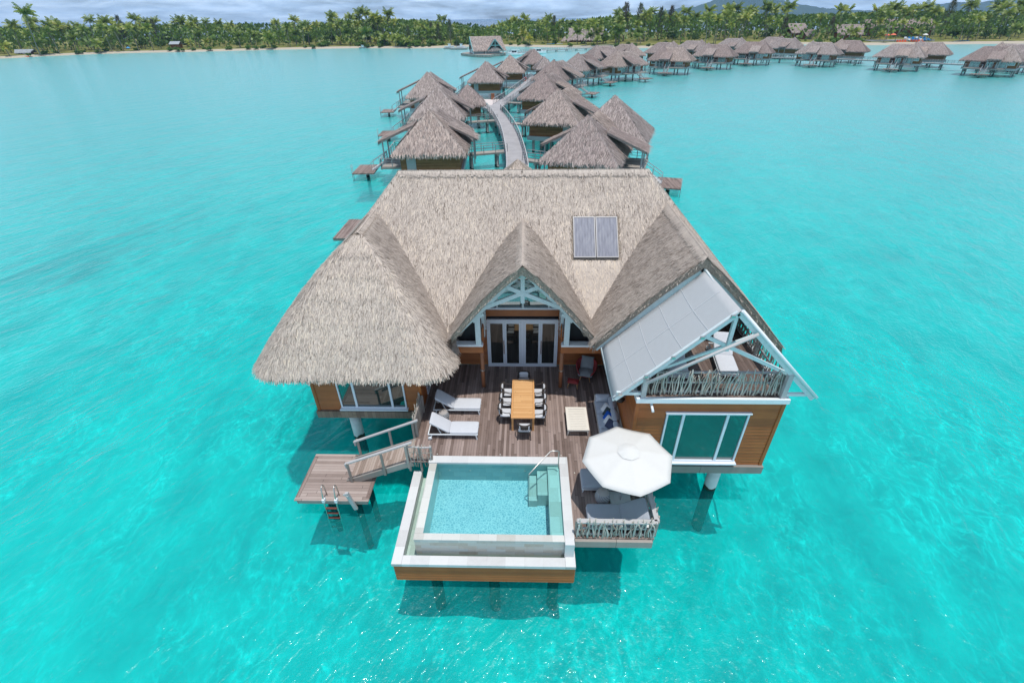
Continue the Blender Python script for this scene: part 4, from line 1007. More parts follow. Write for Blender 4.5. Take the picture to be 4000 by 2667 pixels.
# armchair + footstool
t = thing('wicker_armchair', 'red wicker tub armchair with tufted grey cushion in the porch shade', 'armchair', (2.82, 17.62, 0), R(-14))
m = MB(); vs = []; na, nz = 24, 8
for j in range(nz + 1):
    v = j / nz
    for i in range(na + 1):
        a = R(-235 + 290 * i / na + 0); front = abs(i / na - .5) * 2
        hgt = .30 + v * (.62 * (1 - front ** 3 * .72))
        r = .33 + .16 * v ** .7
        vs.append((r * math.cos(a + R(180)), r * math.sin(a + R(180)) * 1.0, hgt))
m.add(vs, [(j * (na + 1) + i, j * (na + 1) + i + 1, (j + 1) * (na + 1) + i + 1, (j + 1) * (na + 1) + i) for j in range(nz) for i in range(na)], 0, None, True)
o = m.build('shell', M['wicker_red'], t); q = o.modifiers.new('thick', 'SOLIDIFY'); q.thickness = .05
m = MB(); m.lathe([(0, .27), (.30, .27), (.36, .32), (.30, .34), (0, .34)], 24); m.build('seat', M['wicker_red'], t)
m = MB(); m.cushion(-.34, .34, -.38, .30, .34, .46, r=.06, puff=.05); m.cushion(-.30, .30, 0, .62, -.05, .06, M=Matrix.Translation((0, .16, .42)) @ Matrix.Rotation(R(62), 4, 'X'), r=.05, puff=.05); m.build('cushion', M['cush_tuft'], t)
for a in (45, 135, 225, 315):
    l = MB(); l.tube([(.24 * math.cos(R(a)), .24 * math.sin(R(a)), .29), (.34 * math.cos(R(a)), .34 * math.sin(R(a)), 0)], [.022, .014], 8); l.build('leg', M['teak_plain'], t)
t = thing('footstool', 'small red wicker footstool on wooden legs beside the porch post', 'footstool', (2.18, 16.98, 0), R(-12))
m = MB(); m.cushion(-.25, .25, -.17, .17, .30, .37, r=.03, puff=.03, n=4); m.build('seat', M['wicker_red'], t)
for x in (-.18, .18):
    for y in (-.11, .11):
        l = MB(); l.tube([(x, y, .31), (x * 1.25, y * 1.35, 0)], [.02, .013], 8); l.build('leg', M['teak_plain'], t)
# umbrella
UC = (3.34, 10.80)
t = thing('patio_umbrella', 'large white octagonal umbrella shading the deck right of the pool', 'umbrella', (*UC, 0), world=True)
m = MB(); m.box(UC[0] - .36, UC[0] + .36, UC[1] - .32, UC[1] + .34, 0.002, .07); m.build('base_slab', M['coping'], t, bevel=.01)
m = MB(); m.tube([(*UC, .07), (*UC, 2.5)], .027, 12); m.build('pole', M['white'], t)
cp = MB(); vs = []; nr, ns = 8, 8; ring = 64
for j in range(nr + 1):
    u = j / nr
    for i in range(ring):
        a = R(5) + 2 * math.pi * i / ring; s_ = (i % 8) / 8; c_ = math.cos(math.pi / 8) / math.cos((s_ - .5) * math.pi / 4)
        r = 1.49 * u * c_; sag = -.03 * math.sin(math.pi * s_) * u ** 1.2
        vs.append((UC[0] + r * math.cos(a), UC[1] + r * math.sin(a), 2.52 - .42 * (u ** 1.05) + sag + .002 * math.sin(i * 3)))
fs = [(j * ring + i, (j + 1) * ring + i, (j + 1) * ring + (i + 1) % ring, j * ring + (i + 1) % ring) for j in range(nr) for i in range(ring)]
cp.add(vs, fs, 0, None, True)
o = cp.build('canopy', M['canvas_white'], t); q = o.modifiers.new('thick', 'SOLIDIFY'); q.thickness = .008
vt = MB(); vs = [(UC[0], UC[1], 2.575)]
for j, (rr, zz) in enumerate(((.12, 2.55), (.25, 2.505), (.38, 2.438))):
    for i in range(32):
        a = R(5) + 2 * math.pi * i / 32; wr = 1 + (.03 * math.sin(i * 5.1) if j == 1 else 0); s_ = (i % 4) / 4; c_ = math.cos(math.pi / 8) / math.cos((s_ - .5) * math.pi / 4)
        vs.append((UC[0] + rr * c_ * wr * math.cos(a), UC[1] + rr * c_ * wr * math.sin(a), zz + (.003 if j else .0) * math.sin(i * 1.6)))
fs = [(0, 1 + i, 1 + (i + 1) % 32) for i in range(32)] + [(1 + j * 32 + i, 1 + (j + 1) * 32 + i, 1 + (j + 1) * 32 + (i + 1) % 32, 1 + j * 32 + (i + 1) % 32) for j in range(2) for i in range(32)]
vt.add(vs, fs, 0, None, True); vt.build('vent_cap', M['canvas_white'], t)
for k in range(8):
    a = R(5 + 45 * k); e = (UC[0] + 1.45 * math.cos(a), UC[1] + 1.45 * math.sin(a), 2.075); rb_ = MB(); rb_.bar((*UC, 2.48), e, .02, .025); rb_.bar((UC[0] + .75 * math.cos(a), UC[1] + .75 * math.sin(a), 2.26), (*UC, 1.95), .015, .02); rb_.build('rib', M['white'], t)
# wall lantern, wall spotlight
t = thing('wall_lantern', 'small brown basket lantern on the right wing wall below the awning corner', 'lantern', (3.7, 14.05, 1.8), world=True)
m = MB(); m.lathe([(.06, -.12), (.14, -.06), (.17, .04), (.10, .12), (.0, .14)], 14, (3.66, 14.05, 1.8)); m.build('shade', M['wicker_brown'], t)
m = MB(); m.bar((3.66, 14.05, 1.93), (3.87, 14.05, 2.0), .03, .03); m.build('bracket', M['grey_metal'], t)
t = thing('wall_camera', 'small white cylindrical camera under the balcony edge on the front wall', 'camera', (4.33, 12.4, 2.93), world=True)
m = MB(); m.tube([(4.33, 12.44, 2.98), (4.35, 12.2, 2.86)], .045, 10); m.build('housing', M['white'], t)
m = MB(); m.box(4.29, 4.37, 12.43, 12.475, 2.93, 3.03); m.build('bracket', M['white'], t)
# ------------------------------------------------------------------ bungalows
PYR = lambda h, ez, az: [[(0, 0, az), (-h, -h, ez), (h, -h, ez)], [(0, 0, az), (h, -h, ez), (h, h, ez)], [(0, 0, az), (h, h, ez), (-h, h, ez)], [(0, 0, az), (-h, h, ez), (-h, -h, ez)]]
def far_roof(t, name, polys, eaves, dens=24, ridges=(), th=.3, tone=(0, 1), L=(.35, .65), w=(.045, .10), keep=None, fr=34):
    mb = MB()
    for p in polys: slab(mb, p, th); blades(mb, p, dens, L, w, tone, keep, (.02, .10), .25)
    for (a, b, p) in eaves: fringe(mb, a, b, slope_dir(p), fr, (.35, .6), (.05, .11), (max(0, tone[0] - .05), tone[1]), None, .2)
    for (a, b, s) in ridges: ridge(mb, a, b, dens=16, slope=s, tone=(.3, .95), L=(.4, .7), bw=(.08, .14))
    return mb.build(name, [M['thatch_base_far'], M['thatch_far']], t)
def grid_rail(mb, pts, z, h, step=1.6, cables=(.3, .6), r=.035, post=.075, top=.1):
    for a, b in zip(pts[:-1], pts[1:]):
        a3, b3 = Vector((*a, z)), Vector((*b, z)); L = (b3 - a3).length
        if L < .1: continue
        mb.bar(a3 + Vector((0, 0, h)), b3 + Vector((0, 0, h)), top, .05)
        for c in cables: mb.bar(a3 + Vector((0, 0, h * c / .9)), b3 + Vector((0, 0, h * c / .9)), .035, .035)
        n = max(1, round(L / step))
        for i in range(n + 1):
            p = a3.lerp(b3, i / n); mb.box(p.x - post / 2, p.x + post / 2, p.y - post / 2, p.y + post / 2, z - .25, z + h)
def make_bungalow(s, dens):
    """s = +1: stairs and lagoon terrace on local -x; s = -1: on +x"""
    t = thing('overwater_bungalow', '', 'bungalow', (0, 0, 0), group='thatched overwater bungalows')
    OFF[t.name] = Vector((0, 0, WZ))
    o = -s                                   # sign of the outer side
    def bx(x0, x1, *a): return (min(o * x0, o * x1), max(o * x0, o * x1), *a)
    mb = MB(); mb.box(*bx(-3.5, 3.5, -3.5, 9.0, -.45, .1)); mb.build('base_beam', M['concrete'], t)
    mb = MB(); mb.box(*bx(-3.25, 3.25, -3.25, 8.6, .103, 2.3)); mb.build('wall', M['brown_wall'], t)
    mb = MB(); mb.box(*bx(1.6, 2.6, -3.31, -3.253, .11, 2.0)); mb.build('shutter', M['rail'], t)
    # lagoon side: small window, panes between pale columns, dark door
    X = 3.253
    mb = MB(); mb.box(*bx(X, X + .05, -2.75, -1.35, .85, 1.75)); w = mb.build('window', M['white'], t)
    mb = MB(); mb.box(*bx(X + .052, X + .06, -2.65, -1.45, .95, 1.65)); mb.build('pane', M['teal_pane'], w)
    for y0, y1 in ((-.9, .9), (2.0, 3.6), (5.0, 7.4)):
        mb = MB(); mb.box(*bx(X, X + .06, y0, y1, .12, 2.05)); w = mb.build('sliding_window', M['pale_teal'], t)
        mb = MB(); mb.box(*bx(X + .062, X + .07, y0 + .09, y1 - .09, .2, 1.98)); mb.build('pane', M['teal_pane'], w)
    mb = MB(); mb.box(*bx(X, X + .07, 3.85, 4.75, .12, 2.05)); mb.build('door', M['soffit'], t)
    for y in (-1.1, 1.2): mb = MB(); mb.box(*bx(X, X + .2, y - .16, y + .16, .11, 2.1)); mb.build('column', M['pale_teal'], t)
    # roofs
    P = PYR(4.0, 2.0, 5.75)
    far_roof(t, 'roof', P, [(p[1], p[2], p) for p in P[:2]] + [(P[3][1], P[3][2], P[3])], dens, [((0, 0, 5.78), (sx * 4.0, sy * 4.0, 2.05), 1.3) for sx in (-1, 1) for sy in (-1, 1)])
    q = [[(0, 0, 5.25), (0, 6.2, 5.25), (4.2, 10, 1.95), (4.2, 0, 1.95)], [(0, 6.2, 5.25), (0, 0, 5.25), (-4.2, 0, 1.95), (-4.2, 10, 1.95)], [(0, 6.2, 5.25), (-4.2, 10, 1.95), (4.2, 10, 1.95)]]
    far_roof(t, 'roof', q, [((4.2, 4, 1.95), (4.2, 10, 1.95), q[0]), ((-4.2, 10, 1.95), (-4.2, 4, 1.95), q[1]), ((4.2, 10, 1.95), (-4.2, 10, 1.95), q[2])], dens, [((0, .5, 5.29), (0, 6.2, 5.29), .8), ((0, 6.2, 5.28), (4.2, 10, 2.0), 1.2), ((0, 6.2, 5.28), (-4.2, 10, 2.0), 1.2)], tone=(0, .9))
    for (xa, za, xb, zb, y0, y1) in ((2.0 * o, 4.2, 6.2 * o, 2.5, .2, 3.6), (-1.9 * o, 4.1, -5.0 * o, 2.6, .4, 3.4)):
        p = [(xa, y0, za), (xa, y1, za), (xb, y1, zb), (xb, y0, zb)]
        far_roof(t, 'porch_roof', [p], [((xb, y0, zb), (xb, y1, zb), p)], dens, th=.22, tone=(.15, 1.05))
        for y in (y0 + .3, y1 - .3): xx = xb * .93; mb = MB(); mb.box(xx - .07, xx + .07, y - .07, y + .07, -.2, zb - .05); mb.build('porch_post', M['rail'], t)
    # terrace, rail, stairs, platform
    mb = MB(); mb.box(*bx(3.26, 6.0, -1.2, 8.2, -.16, .04)); mb.build('terrace', M['grey_wood'], t)
    mb = MB(); sg = [(o * 3.4, -1.1), (o * 5.9, -1.1), (o * 5.9, 2.5)]; grid_rail(mb, sg, .04, .95); grid_rail(mb, [(o * 5.9, 3.9), (o * 5.9, 8.1), (o * 3.4, 8.1)], .04, .95); mb.build('terrace_rail', M['rail'], t)
    mb = MB()
    for y in (2.6, 3.8): mb.bar((o * 5.9, y, -.05), (o * 8.0, y, -1.3), .06, .2)
    for k in range(7): u = (k + .5) / 7; mb.box(*bx(5.9 + 2.0 * u, 6.2 + 2.0 * u, 2.63, 3.77, -.06 - 1.2 * u, -.02 - 1.2 * u))
    st = mb.build('stairs', M['rail_light'], t)
    mb = MB()
    for y in (2.6, 3.8):
        mb.bar((o * 5.9, y, .95), (o * 8.0, y, -.3), .07, .06)
        for u in (0., .5, 1.): mb.box(*bx(5.87 + 2.1 * u, 5.93 + 2.1 * u, y - .03, y + .03, -.1 - 1.2 * u, .95 - 1.25 * u))
    mb.build('handrail', M['rail_light'], st)
    mb = MB(); mb.box(*bx(7.5, 10.1, 1.2, 5.4, -1.30, -1.18)); mb.build('platform', M['deck'], t)
    mb = MB(); mb.tube([(o * 8.8, 3.3, WZ - 2.6), (o * 8.8, 3.3, -1.3)], .22, 8); mb.box(*bx(8.0, 9.7, 2.9, 3.7, -1.5, -1.305)); mb.build('piling', M['pile_grey'], t)
    mb = MB()
    for y in (1.4, 1.9): mb.tube([(o * 10.12, y, -.25), (o * 10.12, y, -2.6)], .03, 5)
    mb.build('ladder', M['rail'], t)
    for x in (-2.7, 2.7):
        for y in (-2.9, 1.6, 5., 8.4):
            mb = MB(); mb.tube([(x, y, WZ - 2.6), (x, y, -.45)], .2, 8); mb.build('piling', M['pile_grey'], t)
    return t
BA = make_bungalow(1, 42); BB = make_bungalow(-1, 42)
hut = thing('thatched_hut', '', 'hut', group='small square thatched service huts'); OFF[hut.name] = Vector((0, 0, WZ))
mb = MB(); mb.box(-2.0, 2.0, -2.0, 2.0, -.25, 2.1); mb.build('wall', M['brown_wall'], hut)
P = PYR(2.9, 1.8, 4.6); far_roof(hut, 'roof', P, [(p[1], p[2], p) for p in P], 30, [((0, 0, 4.63), (sx * 2.9, sy * 2.9, 1.85), 1.3) for sx in (-1, 1) for sy in (-1, 1)])
for x in (-1.6, 1.6):
    for y in (-1.6, 1.6):
        mb = MB(); mb.tube([(x, y, WZ - 2.6), (x, y, -.25)], .2, 8); mb.build('piling', M['pile_grey'], hut)
spots = [
 (BA, -10.6, 57.2, 3, 'nearest bungalow left of the walkway, just behind the villa ridge, stairs to its left'),
 (BA, -13.2, 79.4, 4, 'second bungalow of the left row, right behind the nearest left one'),
 (BA, -18.6, 102, 4, 'third bungalow of the left row, the one standing farthest left'),
 (BA, -9.4, 126.6, 0, 'bungalow just beyond the walkway fork, with a reddish brown pyramid roof'),
 (BA, -4.4, 149, 0, 'fifth bungalow of the left row, beside the red lifebuoy on the walkway'),
 (BA, 2.4, 176.5, 10, 'last bungalow of the left row, nearest the white boats'),
 (BB, 6.3, 52.9, -17, 'nearest bungalow right of the walkway, its second roof rising behind the villa ridge'),
 (BB, 4.5, 74.6, -17, 'second bungalow right of the walkway, with brown wall panel and shuttered end'),
 (BB, 3.3, 97.9, -17, 'third bungalow right of the walkway, opposite the fork'),
 (BB, 6.4, 128.9, -24, 'fourth bungalow right of the walkway, its stairs reaching the lagoon on the right'),
 (BB, 14.2, 153, -34, 'fifth bungalow right of the walkway where it bends to the right'),
 (BB, 26.6, 164, -50, 'bungalow at the outside of the walkway bend, stairs on its right'),
 (BB, 45.0, 184.4, -116, 'first bungalow of the far right row, one porch roof patched with newer yellow thatch'),
 (BB, 64.8, 201.6, -122, 'second bungalow of the far right row facing the open lagoon'),
 (BA, 89.0, 213, 58, 'third bungalow of the far right row, two pointed roofs close together'),
 (BB, 103.8, 206.8, -130, 'far right row bungalow just before the first long gap of open water'),
 (BA, 125.2, 184, 51, 'bungalow second from the right edge, between two gaps of open water'),
 (BA, 139.6, 164.6, 44, 'bungalow at the right edge of the picture, largest of the far right row'),
 (BB, 24.5, 196, -60, 'small pointed roof peeping over the bungalows at the inside of the bend'),
 (BB, 38.6, 207, 30, 'inner row bungalow with a peaked roof behind the walkway bend'),
 (BB, 56.5, 218, 50, 'inner row bungalow seen behind the first far right one'),
 (BB, 70.5, 229, 50, 'inner row bungalow seen behind the second far right one'),
 (BB, 93., 247, 50, 'inner row bungalow with a tall peak, behind the third far right one'),
 (BA, 120.6, 219, -128, 'inner row bungalow behind the footbridge, its brown wall above the railing'),
 (BA, 136.4, 198.6, -132, 'inner row bungalow behind the one second from the right edge'),
 (BA, 149.4, 180.6, -138, 'inner row bungalow behind the one at the right edge'),
 (BB, 114., 256, 40, 'remote bungalow with a dark red wall near the shore hedges'),
 (BB, 112., 239, 40, 'remote bungalow just in front of the shore hedges, thatch porch at its left')]
used = set()
for src, x, y, rz, lab in spots:
    b = src if id(src) not in used else copy_tree(src); used.add(id(src))
    b.location = (x, y, WZ); b.rotation_euler = (0, 0, R(rz)); b['label'] = lab
P = [[tuple(Vector(v) + Vector((1.2, 9.5, .55))) for v in p] for p in PYR(4.6, 1.8, 5.9)]
far_roof(BB, 'roof', P, [(p[1], p[2], p) for p in P], 42, [(P[0][0], P[k][1], 1.3) for k in range(4)])
h2 = copy_tree(hut)
place(hut, (-10.1, 92.6, WZ), 8, 'small square hut with a pyramid roof at the walkway fork')
place(h2, (5.2, 159.8, WZ), 10, 'small square hut with a pyramid roof farther along the walkway near its bend')

# ------------------------------------------------------------------ boardwalk
def offset(pts, d):
    out = []
    for i, p in enumerate(pts):
        a = Vector(pts[max(i - 1, 0)]); b = Vector(pts[min(i + 1, len(pts) - 1)]); t = (b - a).normalized(); out.append((p[0] + t.y * d, p[1] - t.x * d))
    return out
def smooth(pts, k=3):
    P = [Vector(p) for p in pts]; out = []
    for i in range(len(P) - 1):
        p0, p1, p2, p3 = P[max(i - 1, 0)], P[i], P[i + 1], P[min(i + 2, len(P) - 1)]
        for j in range(k):
            u = j / k; out.append(tuple(.5 * ((2 * p1) + (p2 - p0) * u + (2 * p0 - 5 * p1 + 4 * p2 - p3) * u * u + (3 * p1 - p0 - 3 * p2 + p3) * u ** 3)))
    out.append(tuple(P[-1])); return out
def walkway(name, label, pts, w, z, th, deckm, rails, railm, railh=.95, pile=6.5, cat='walkway', skip=(), kind=None):
    t = thing(name, label, cat, (pts[0][0], pts[0][1], WZ), world=True)
    l, r = offset(pts, -w / 2), offset(pts, w / 2); mb = MB(); n = len(pts)
    vs = [(*p, z) for p in l] + [(*p, z) for p in r] + [(*p, z - th) for p in l] + [(*p, z - th) for p in r]
    fs = []
    for i in range(n - 1):
        fs += [(i, n + i, n + i + 1, i + 1), (2 * n + i, 2 * n + i + 1, 3 * n + i + 1, 3 * n + i), (i, i + 1, 2 * n + i + 1, 2 * n + i), (n + i, 3 * n + i, 3 * n + i + 1, n + i + 1)]
    mb.add(vs, fs); mb.build('deck', deckm, t)
    for side, q in (('l', l), ('r', r)):
        if side in rails:
            qq = offset(pts, (-1 if side == 'l' else 1) * (w / 2 - .08)); seg = []
            def rail_(seg):
                if len(seg) > 1: mb = MB(); grid_rail(mb, seg, z, railh); mb.build('railing', railm, t)
            for p in qq:
                if any((p[0] - sx) ** 2 + (p[1] - sy) ** 2 < sr * sr for sx, sy, sr in skip):
                    rail_(seg); seg = []
                else: seg.append(p)
            rail_(seg)
    acc = 0.
    for i in range(n - 1):
        a, b = Vector(pts[i]), Vector(pts[i + 1]); L = (b - a).length
        while acc < L:
            p = a.lerp(b, acc / L); d = (b - a).normalized(); mb = MB()
            for s_ in (-1, 1): mb.tube([(p.x + d.y * s_ * w * .3, p.y - d.x * s_ * w * .3, WZ - 2.6), (p.x + d.y * s_ * w * .3, p.y - d.x * s_ * w * .3, z - th - .2)], .17, 7)
            mb.bar((p.x + d.y * w * .5, p.y - d.x * w * .5, z - th - .12), (p.x - d.y * w * .5, p.y + d.x * w * .5, z - th - .12), .35, .22)
            mb.build('piling', M['pile_grey'], t); acc += pile
        acc -= L
    return t
main_w = smooth([(-.9, 33), (-.9, 50), (-1.0, 56.4), (-1.6, 66), (-2.7, 78), (-4.6, 91), (-6., 99.5), (-4.4, 110), (-3.0, 118), (.9, 145.4), (3.8, 163), (12.5, 176.5), (27, 186), (43, 196.5), (61, 208), (81, 218.5), (97.6, 221), (110, 214.5), (123, 202), (137.4, 184), (150, 168), (166, 142)], 4)
walkway('boardwalk', 'long curving grey boardwalk with railings, bending right between the bungalows', main_w, 2.5, -.2, .3, M['path'], 'lr', M['rail_light'], skip=[(-6.6, 101.5, 2.6)])
br = walkway('boardwalk', 'short left arm of the boardwalk forking behind the small hut', smooth([(-6.3, 99.6), (-8.6, 104), (-10.8, 109), (-13.5, 115)], 3), 2.4, -.205, .3, M['path'], 'l', M['rail_light'])
mb = MB(); mb.add([(-6.5, 101.2, -.21), (-4.6, 111.6, -.21), (-9.6, 112.2, -.21)], [(0, 1, 2)]); mb.build('plaza', M['pale_path'], br)
mb = MB(); grid_rail(mb, [(-4.8, 111.7), (-10.8, 112.4)], -.2, .95); mb.build('railing', M['rail_light'], br)
for i, (a, b, lab) in enumerate((((-7.0, 63.4), (-2.6, 64.9), 'footbridge to the nearest left bungalow'), ((-9.8, 85.7), (-5.0, 87.2), 'footbridge to the second left bungalow with sagging rope rails'),
                  ((-14.8, 109), (-11.5, 111), 'footbridge to the third left bungalow behind the hut'), ((-5.6, 133), (-1.6, 131.8), 'footbridge to the bungalow beyond the fork'), ((-.8, 153.8), (1.6, 153.2), 'footbridge to the fifth left bungalow'),
                  ((4.4, 57.9), (-.1, 60.4), 'footbridge to the nearest right bungalow'), ((2.6, 81.8), (-2.2, 84.6), 'footbridge to the second right bungalow'), ((1.6, 105), (-4.4, 108), 'footbridge to the third right bungalow at the fork'), ((5.6, 137), (.6, 139.5), 'footbridge to the fourth right bungalow'))):
    t = walkway('footbridge', 'timber ' + lab, [a, b], 1.5, -.22, .18, M['grey_wood'], 'lr', M['rail'], pile=3.4, cat='footbridge'); t['group'] = 'footbridges off the boardwalk'
t = thing('lifebuoy', 'red lifebuoy hanging on the boardwalk railing', 'lifebuoy', (-.4, 145.2, .35)); mb = MB(); mb.tube([(.38 * math.cos(a), -.03 if False else 0, .38 * math.sin(a)) for a in [2 * math.pi * k / 16 for k in range(17)]], .11, 8, caps=False); mb.build('ring', M['red'], t)
mb = MB(); mb.bar((0, .02, .5), (0, .02, -.9), .05, .05); mb.build('stand', M['rail_light'], t)
t = thing('wooden_bollard', 'small reddish wooden signpost block on the pale plaza at the boardwalk fork', 'post', (-7.0, 111.6, -.2)); mb = MB(); mb.box(-.35, .35, -.2, .2, 0, 1.05); mb.box(-.4, .4, -.25, .25, 1.05, 1.12); mb.build('block', M['orange_wood'], t)

# ------------------------------------------------------------------ boathouse, jetty, boats
t = thing('boathouse', 'open thatched boathouse with teal gables on a grey pontoon in the lagoon', 'boathouse', (-22, 284, WZ), world=True)
mb = MB(); P = [(-34, 288), (-24.4, 273.7), (-17.5, 270), (-16.3, 277.5), (-9.4, 285.5), (-12, 296), (-32, 298)]
k = len(P); mb.add([(x, y, -1.0) for x, y in P] + [(x, y, -1.95) for x, y in P], [tuple(range(k)), tuple(range(2 * k - 1, k - 1, -1))] + [(i, i + k, (i + 1) % k + k, (i + 1) % k) for i in range(k)]); mb.build('pontoon', M['grey_wood'], t)
c0_, c1_ = Vector((-28.2, 284.5)), Vector((-13.2, 288.2)); ax = (c1_ - c0_).normalized(); nr_ = Vector((ax.y, -ax.x))
def bp(u, v, z): q = c0_ + ax * u + nr_ * v; return (q.x, q.y, z)
Lh = (c1_ - c0_).length
rf = [[bp(-.4, 0, 6.3), bp(Lh, 0, 6.3), bp(Lh + 1.6, 6.2, .5), bp(-.0, 6.2, .5)], [bp(Lh, 0, 6.3), bp(-.4, 0, 6.3), bp(0, -6.2, .5), bp(Lh + 1.6, -6.2, .5)]]
far_roof(t, 'roof', rf, [(rf[0][2], rf[0][3], rf[0])], 8, [(rf[0][0], rf[0][1], .9)], w=(.12, .25), L=(.6, 1.))
dz = [[bp(11.2, 1.5, 5.2), bp(11.2, 7.0, 5.2), bp(15.2, 7.4, .5), bp(15.2, 1.5, .5)], [bp(11.2, 7.0, 5.2), bp(11.2, 1.5, 5.2), bp(7.2, 1.5, .5), bp(7.2, 7.4, .5)], [bp(11.2, 7.0, 2.2), bp(7.4, 7.4, .5), bp(15.0, 7.4, .5)]]
far_roof(t, 'dormer_roof', dz, [], 8, w=(.12, .25), L=(.6, 1.))
mb = MB(); mb.add([bp(11.2, 6.9, 4.9), bp(8.2, 6.95, 1.4), bp(14.2, 6.95, 1.4)], [(0, 1, 2)]); mb.build('dormer_opening', M['soffit'], t)
for a, b in ((bp(11.2, 7.1, 5.2), bp(7.3, 7.4, .6)), (bp(11.2, 7.1, 5.2), bp(15.1, 7.4, .6)), (bp(11.2, 7.1, 5.), bp(11.2, 7.2, 1.8)), (bp(9, 7.2, 2.6), bp(13.4, 7.2, 2.6)), (bp(-.5, 0, 6.2), bp(-.1, 6.2, .5)), (bp(-.5, 0, 6.2), bp(-.1, -6.2, .5)), (bp(-.3, -3, 3.0), bp(-.3, 3, 3.0))): mb = MB(); mb.bar(a, b, .3, .35); mb.build('gable_trim', M['teal_paint'], t)
mb = MB(); mb.add([bp(.2, 0, 6), bp(.2, 3.2, 3), bp(.2, -3.2, 3)], [(0, 1, 2)]); mb.build('gable_end', M['soffit'], t)
mb = MB(); Mx = Matrix.Translation((*bp(0, 0, 0)[:2], 0)) @ Matrix.Rotation(math.atan2(ax.y, ax.x), 4, 'Z'); mb.box(.6, 6, -4.5, 4.6, -1.0, .8, M=Mx); mb.box(6.6, 14, -4.5, .5, -1., 1.6, M=Mx); mb.build('wall', M['pale_teal'], t)
for u, v in ((.3, 5.6), (6.5, 5.6), (15.5, 5.6), (.3, -5.6), (15.5, -5.6)):
    mb = MB(); q = bp(u, v, 0); mb.box(q[0] - .3, q[0] + .3, q[1] - .3, q[1] + .3, -1, .8); mb.build('post', M['pale_teal'], t)
walkway('jetty', 'long low jetty with thin posts from the boathouse to the hall on the shore', smooth([(-10, 289), (-2, 292.5), (11, 307), (36, 323.5), (52, 344)], 2), 2.2, -1.0, .3, M['path'], 'lr', M['rail'], pile=7, cat='jetty')
def cruiser(loc, rz, label):
    t = thing('cabin_boat', label, 'boat', loc, R(rz), group='white cabin cruisers by the jetty'); mb = MB()
    xs = [-4., -2, 0, 2, 3.4, 4.5]; hw = [1.25, 1.4, 1.4, 1.15, .65, .06]; top = [.85, .9, .95, 1.1, 1.25, 1.4]
    vs = []
    for x, w, tp in zip(xs, hw, top): vs += [(x, -w * .55, -.3), (x, -w, .25), (x, -w, tp), (x, w, tp), (x, w, .25), (x, w * .55, -.3)]
    fs = [(i * 6 + j, i * 6 + j + 1, (i + 1) * 6 + j + 1, (i + 1) * 6 + j) for i in range(5) for j in range(5)] + [(0, 1, 2, 3, 4, 5)]
    mb.add(vs, fs); mb.build('hull', M['boat'], t)
    c = MB(); c.add([(-1.4, -1.1, .9), (2.6, -.8, 1.05), (2.6, .8, 1.05), (-1.4, 1.1, .9), (-1.2, -.95, 2.2), (1.3, -.8, 2.2), (1.3, .8, 2.2), (-1.2, .95, 2.2)], [(4, 5, 6, 7), (0, 1, 5, 4), (2, 3, 7, 6), (1, 2, 6, 5), (3, 0, 4, 7)]); c.box(-2.6, 1.5, -1.05, 1.05, 2.21, 2.28); c.build('cabin', M['boat'], t)
    for s in (-1, 1):
        for x0, x1 in ((-1.0, .1), (.3, 1.3)):
            w = MB(); w.add([(x0, s * 1.10, 1.25), (x1 + .2, s * 1.02, 1.3), (x1, s * .92, 2.0), (x0, s * 1.0, 2.0)], [(0, 1, 2, 3)]); w.build('window', M['boat_dark'], t)
    w = MB(); w.add([(2.35, -.72, 1.3), (2.35, .72, 1.3), (1.5, .7, 2.05), (1.5, -.7, 2.05)], [(0, 1, 2, 3)]); w.build('windscreen', M['boat_dark'], t)
    r = MB(); r.tube([(-.5, 0, 2.28), (-.5, 0, 3.4)], .04, 5); r.tube([(1.8, -.9, 1.1), (1.9, -.85, 1.7), (4.3, -.1, 1.95), (4.3, .1, 1.95), (1.9, .85, 1.7)], .03, 5); r.build('mast', M['rail_light'], t)
cruiser((-6.1, 284.6, WZ + .1), 186, 'white cabin cruiser moored nearest the boathouse'); cruiser((6.2, 295.6, WZ + .1), 8, 'white cabin cruiser moored behind the thatched peak, farther along the jetty')
t = thing('service_dock', 'low dark dock on the shore left of the boathouse', 'dock', (-44, 346, WZ), world=True); mb = MB(); mb.box(-47, -36.5, 343.5, 349, -1.9, -1.2); mb.box(-52, -46, 350, 353, -1.9, -1.3); mb.build('deck', M['pile_grey'], t)
def skiff(loc, rz, label, m, L=5., W=1.5, H=.8, cab=False):
    t = thing('small_boat', label, 'boat', loc, R(rz)); mb = MB(); xs = [-L / 2, -L * .2, L * .2, L / 2]; hw = [W * .42, W / 2, W * .42, .04]
    vs = []
    for i, (x, w) in enumerate(zip(xs, hw)): tp = H * (.8 + .1 * i); vs += [(x, -w * .6, 0), (x, -w, tp), (x, -w * .8, tp - .02), (x, -w * .5, tp * .45), (x, w * .5, tp * .45), (x, w * .8, tp - .02), (x, w, tp), (x, w * .6, 0)]
    mb.add(vs, [(i * 8 + j, i * 8 + (j + 1) % 8, (i + 1) * 8 + (j + 1) % 8, (i + 1) * 8 + j) for i in range(3) for j in range(8)] + [(0, 7, 6, 1)]); mb.build('hull', M[m], t)
    if cab: c = MB(); c.box(-.6, .9, -.6, .6, H * .6, H + 1.0); c.box(-.9, 1.1, -.75, .75, H + 1.2, H + 1.28); c.build('cabin', M['boat'], t)
skiff((-48.5, 351.5, -1.2), 0, 'small white motorboat on the dock left of the boathouse', 'boat', 6, 1.9, .9, True)
skiff((-40.5, 346, -1.1), 5, 'white boat with upright console on the dock next to the boathouse', 'boat', 5, 1.7, .9, True)
skiff((-300, 323.6, WZ - .1), 10, 'orange outrigger boat floating off the far left beach', 'orange', 6, 1.6, .7)
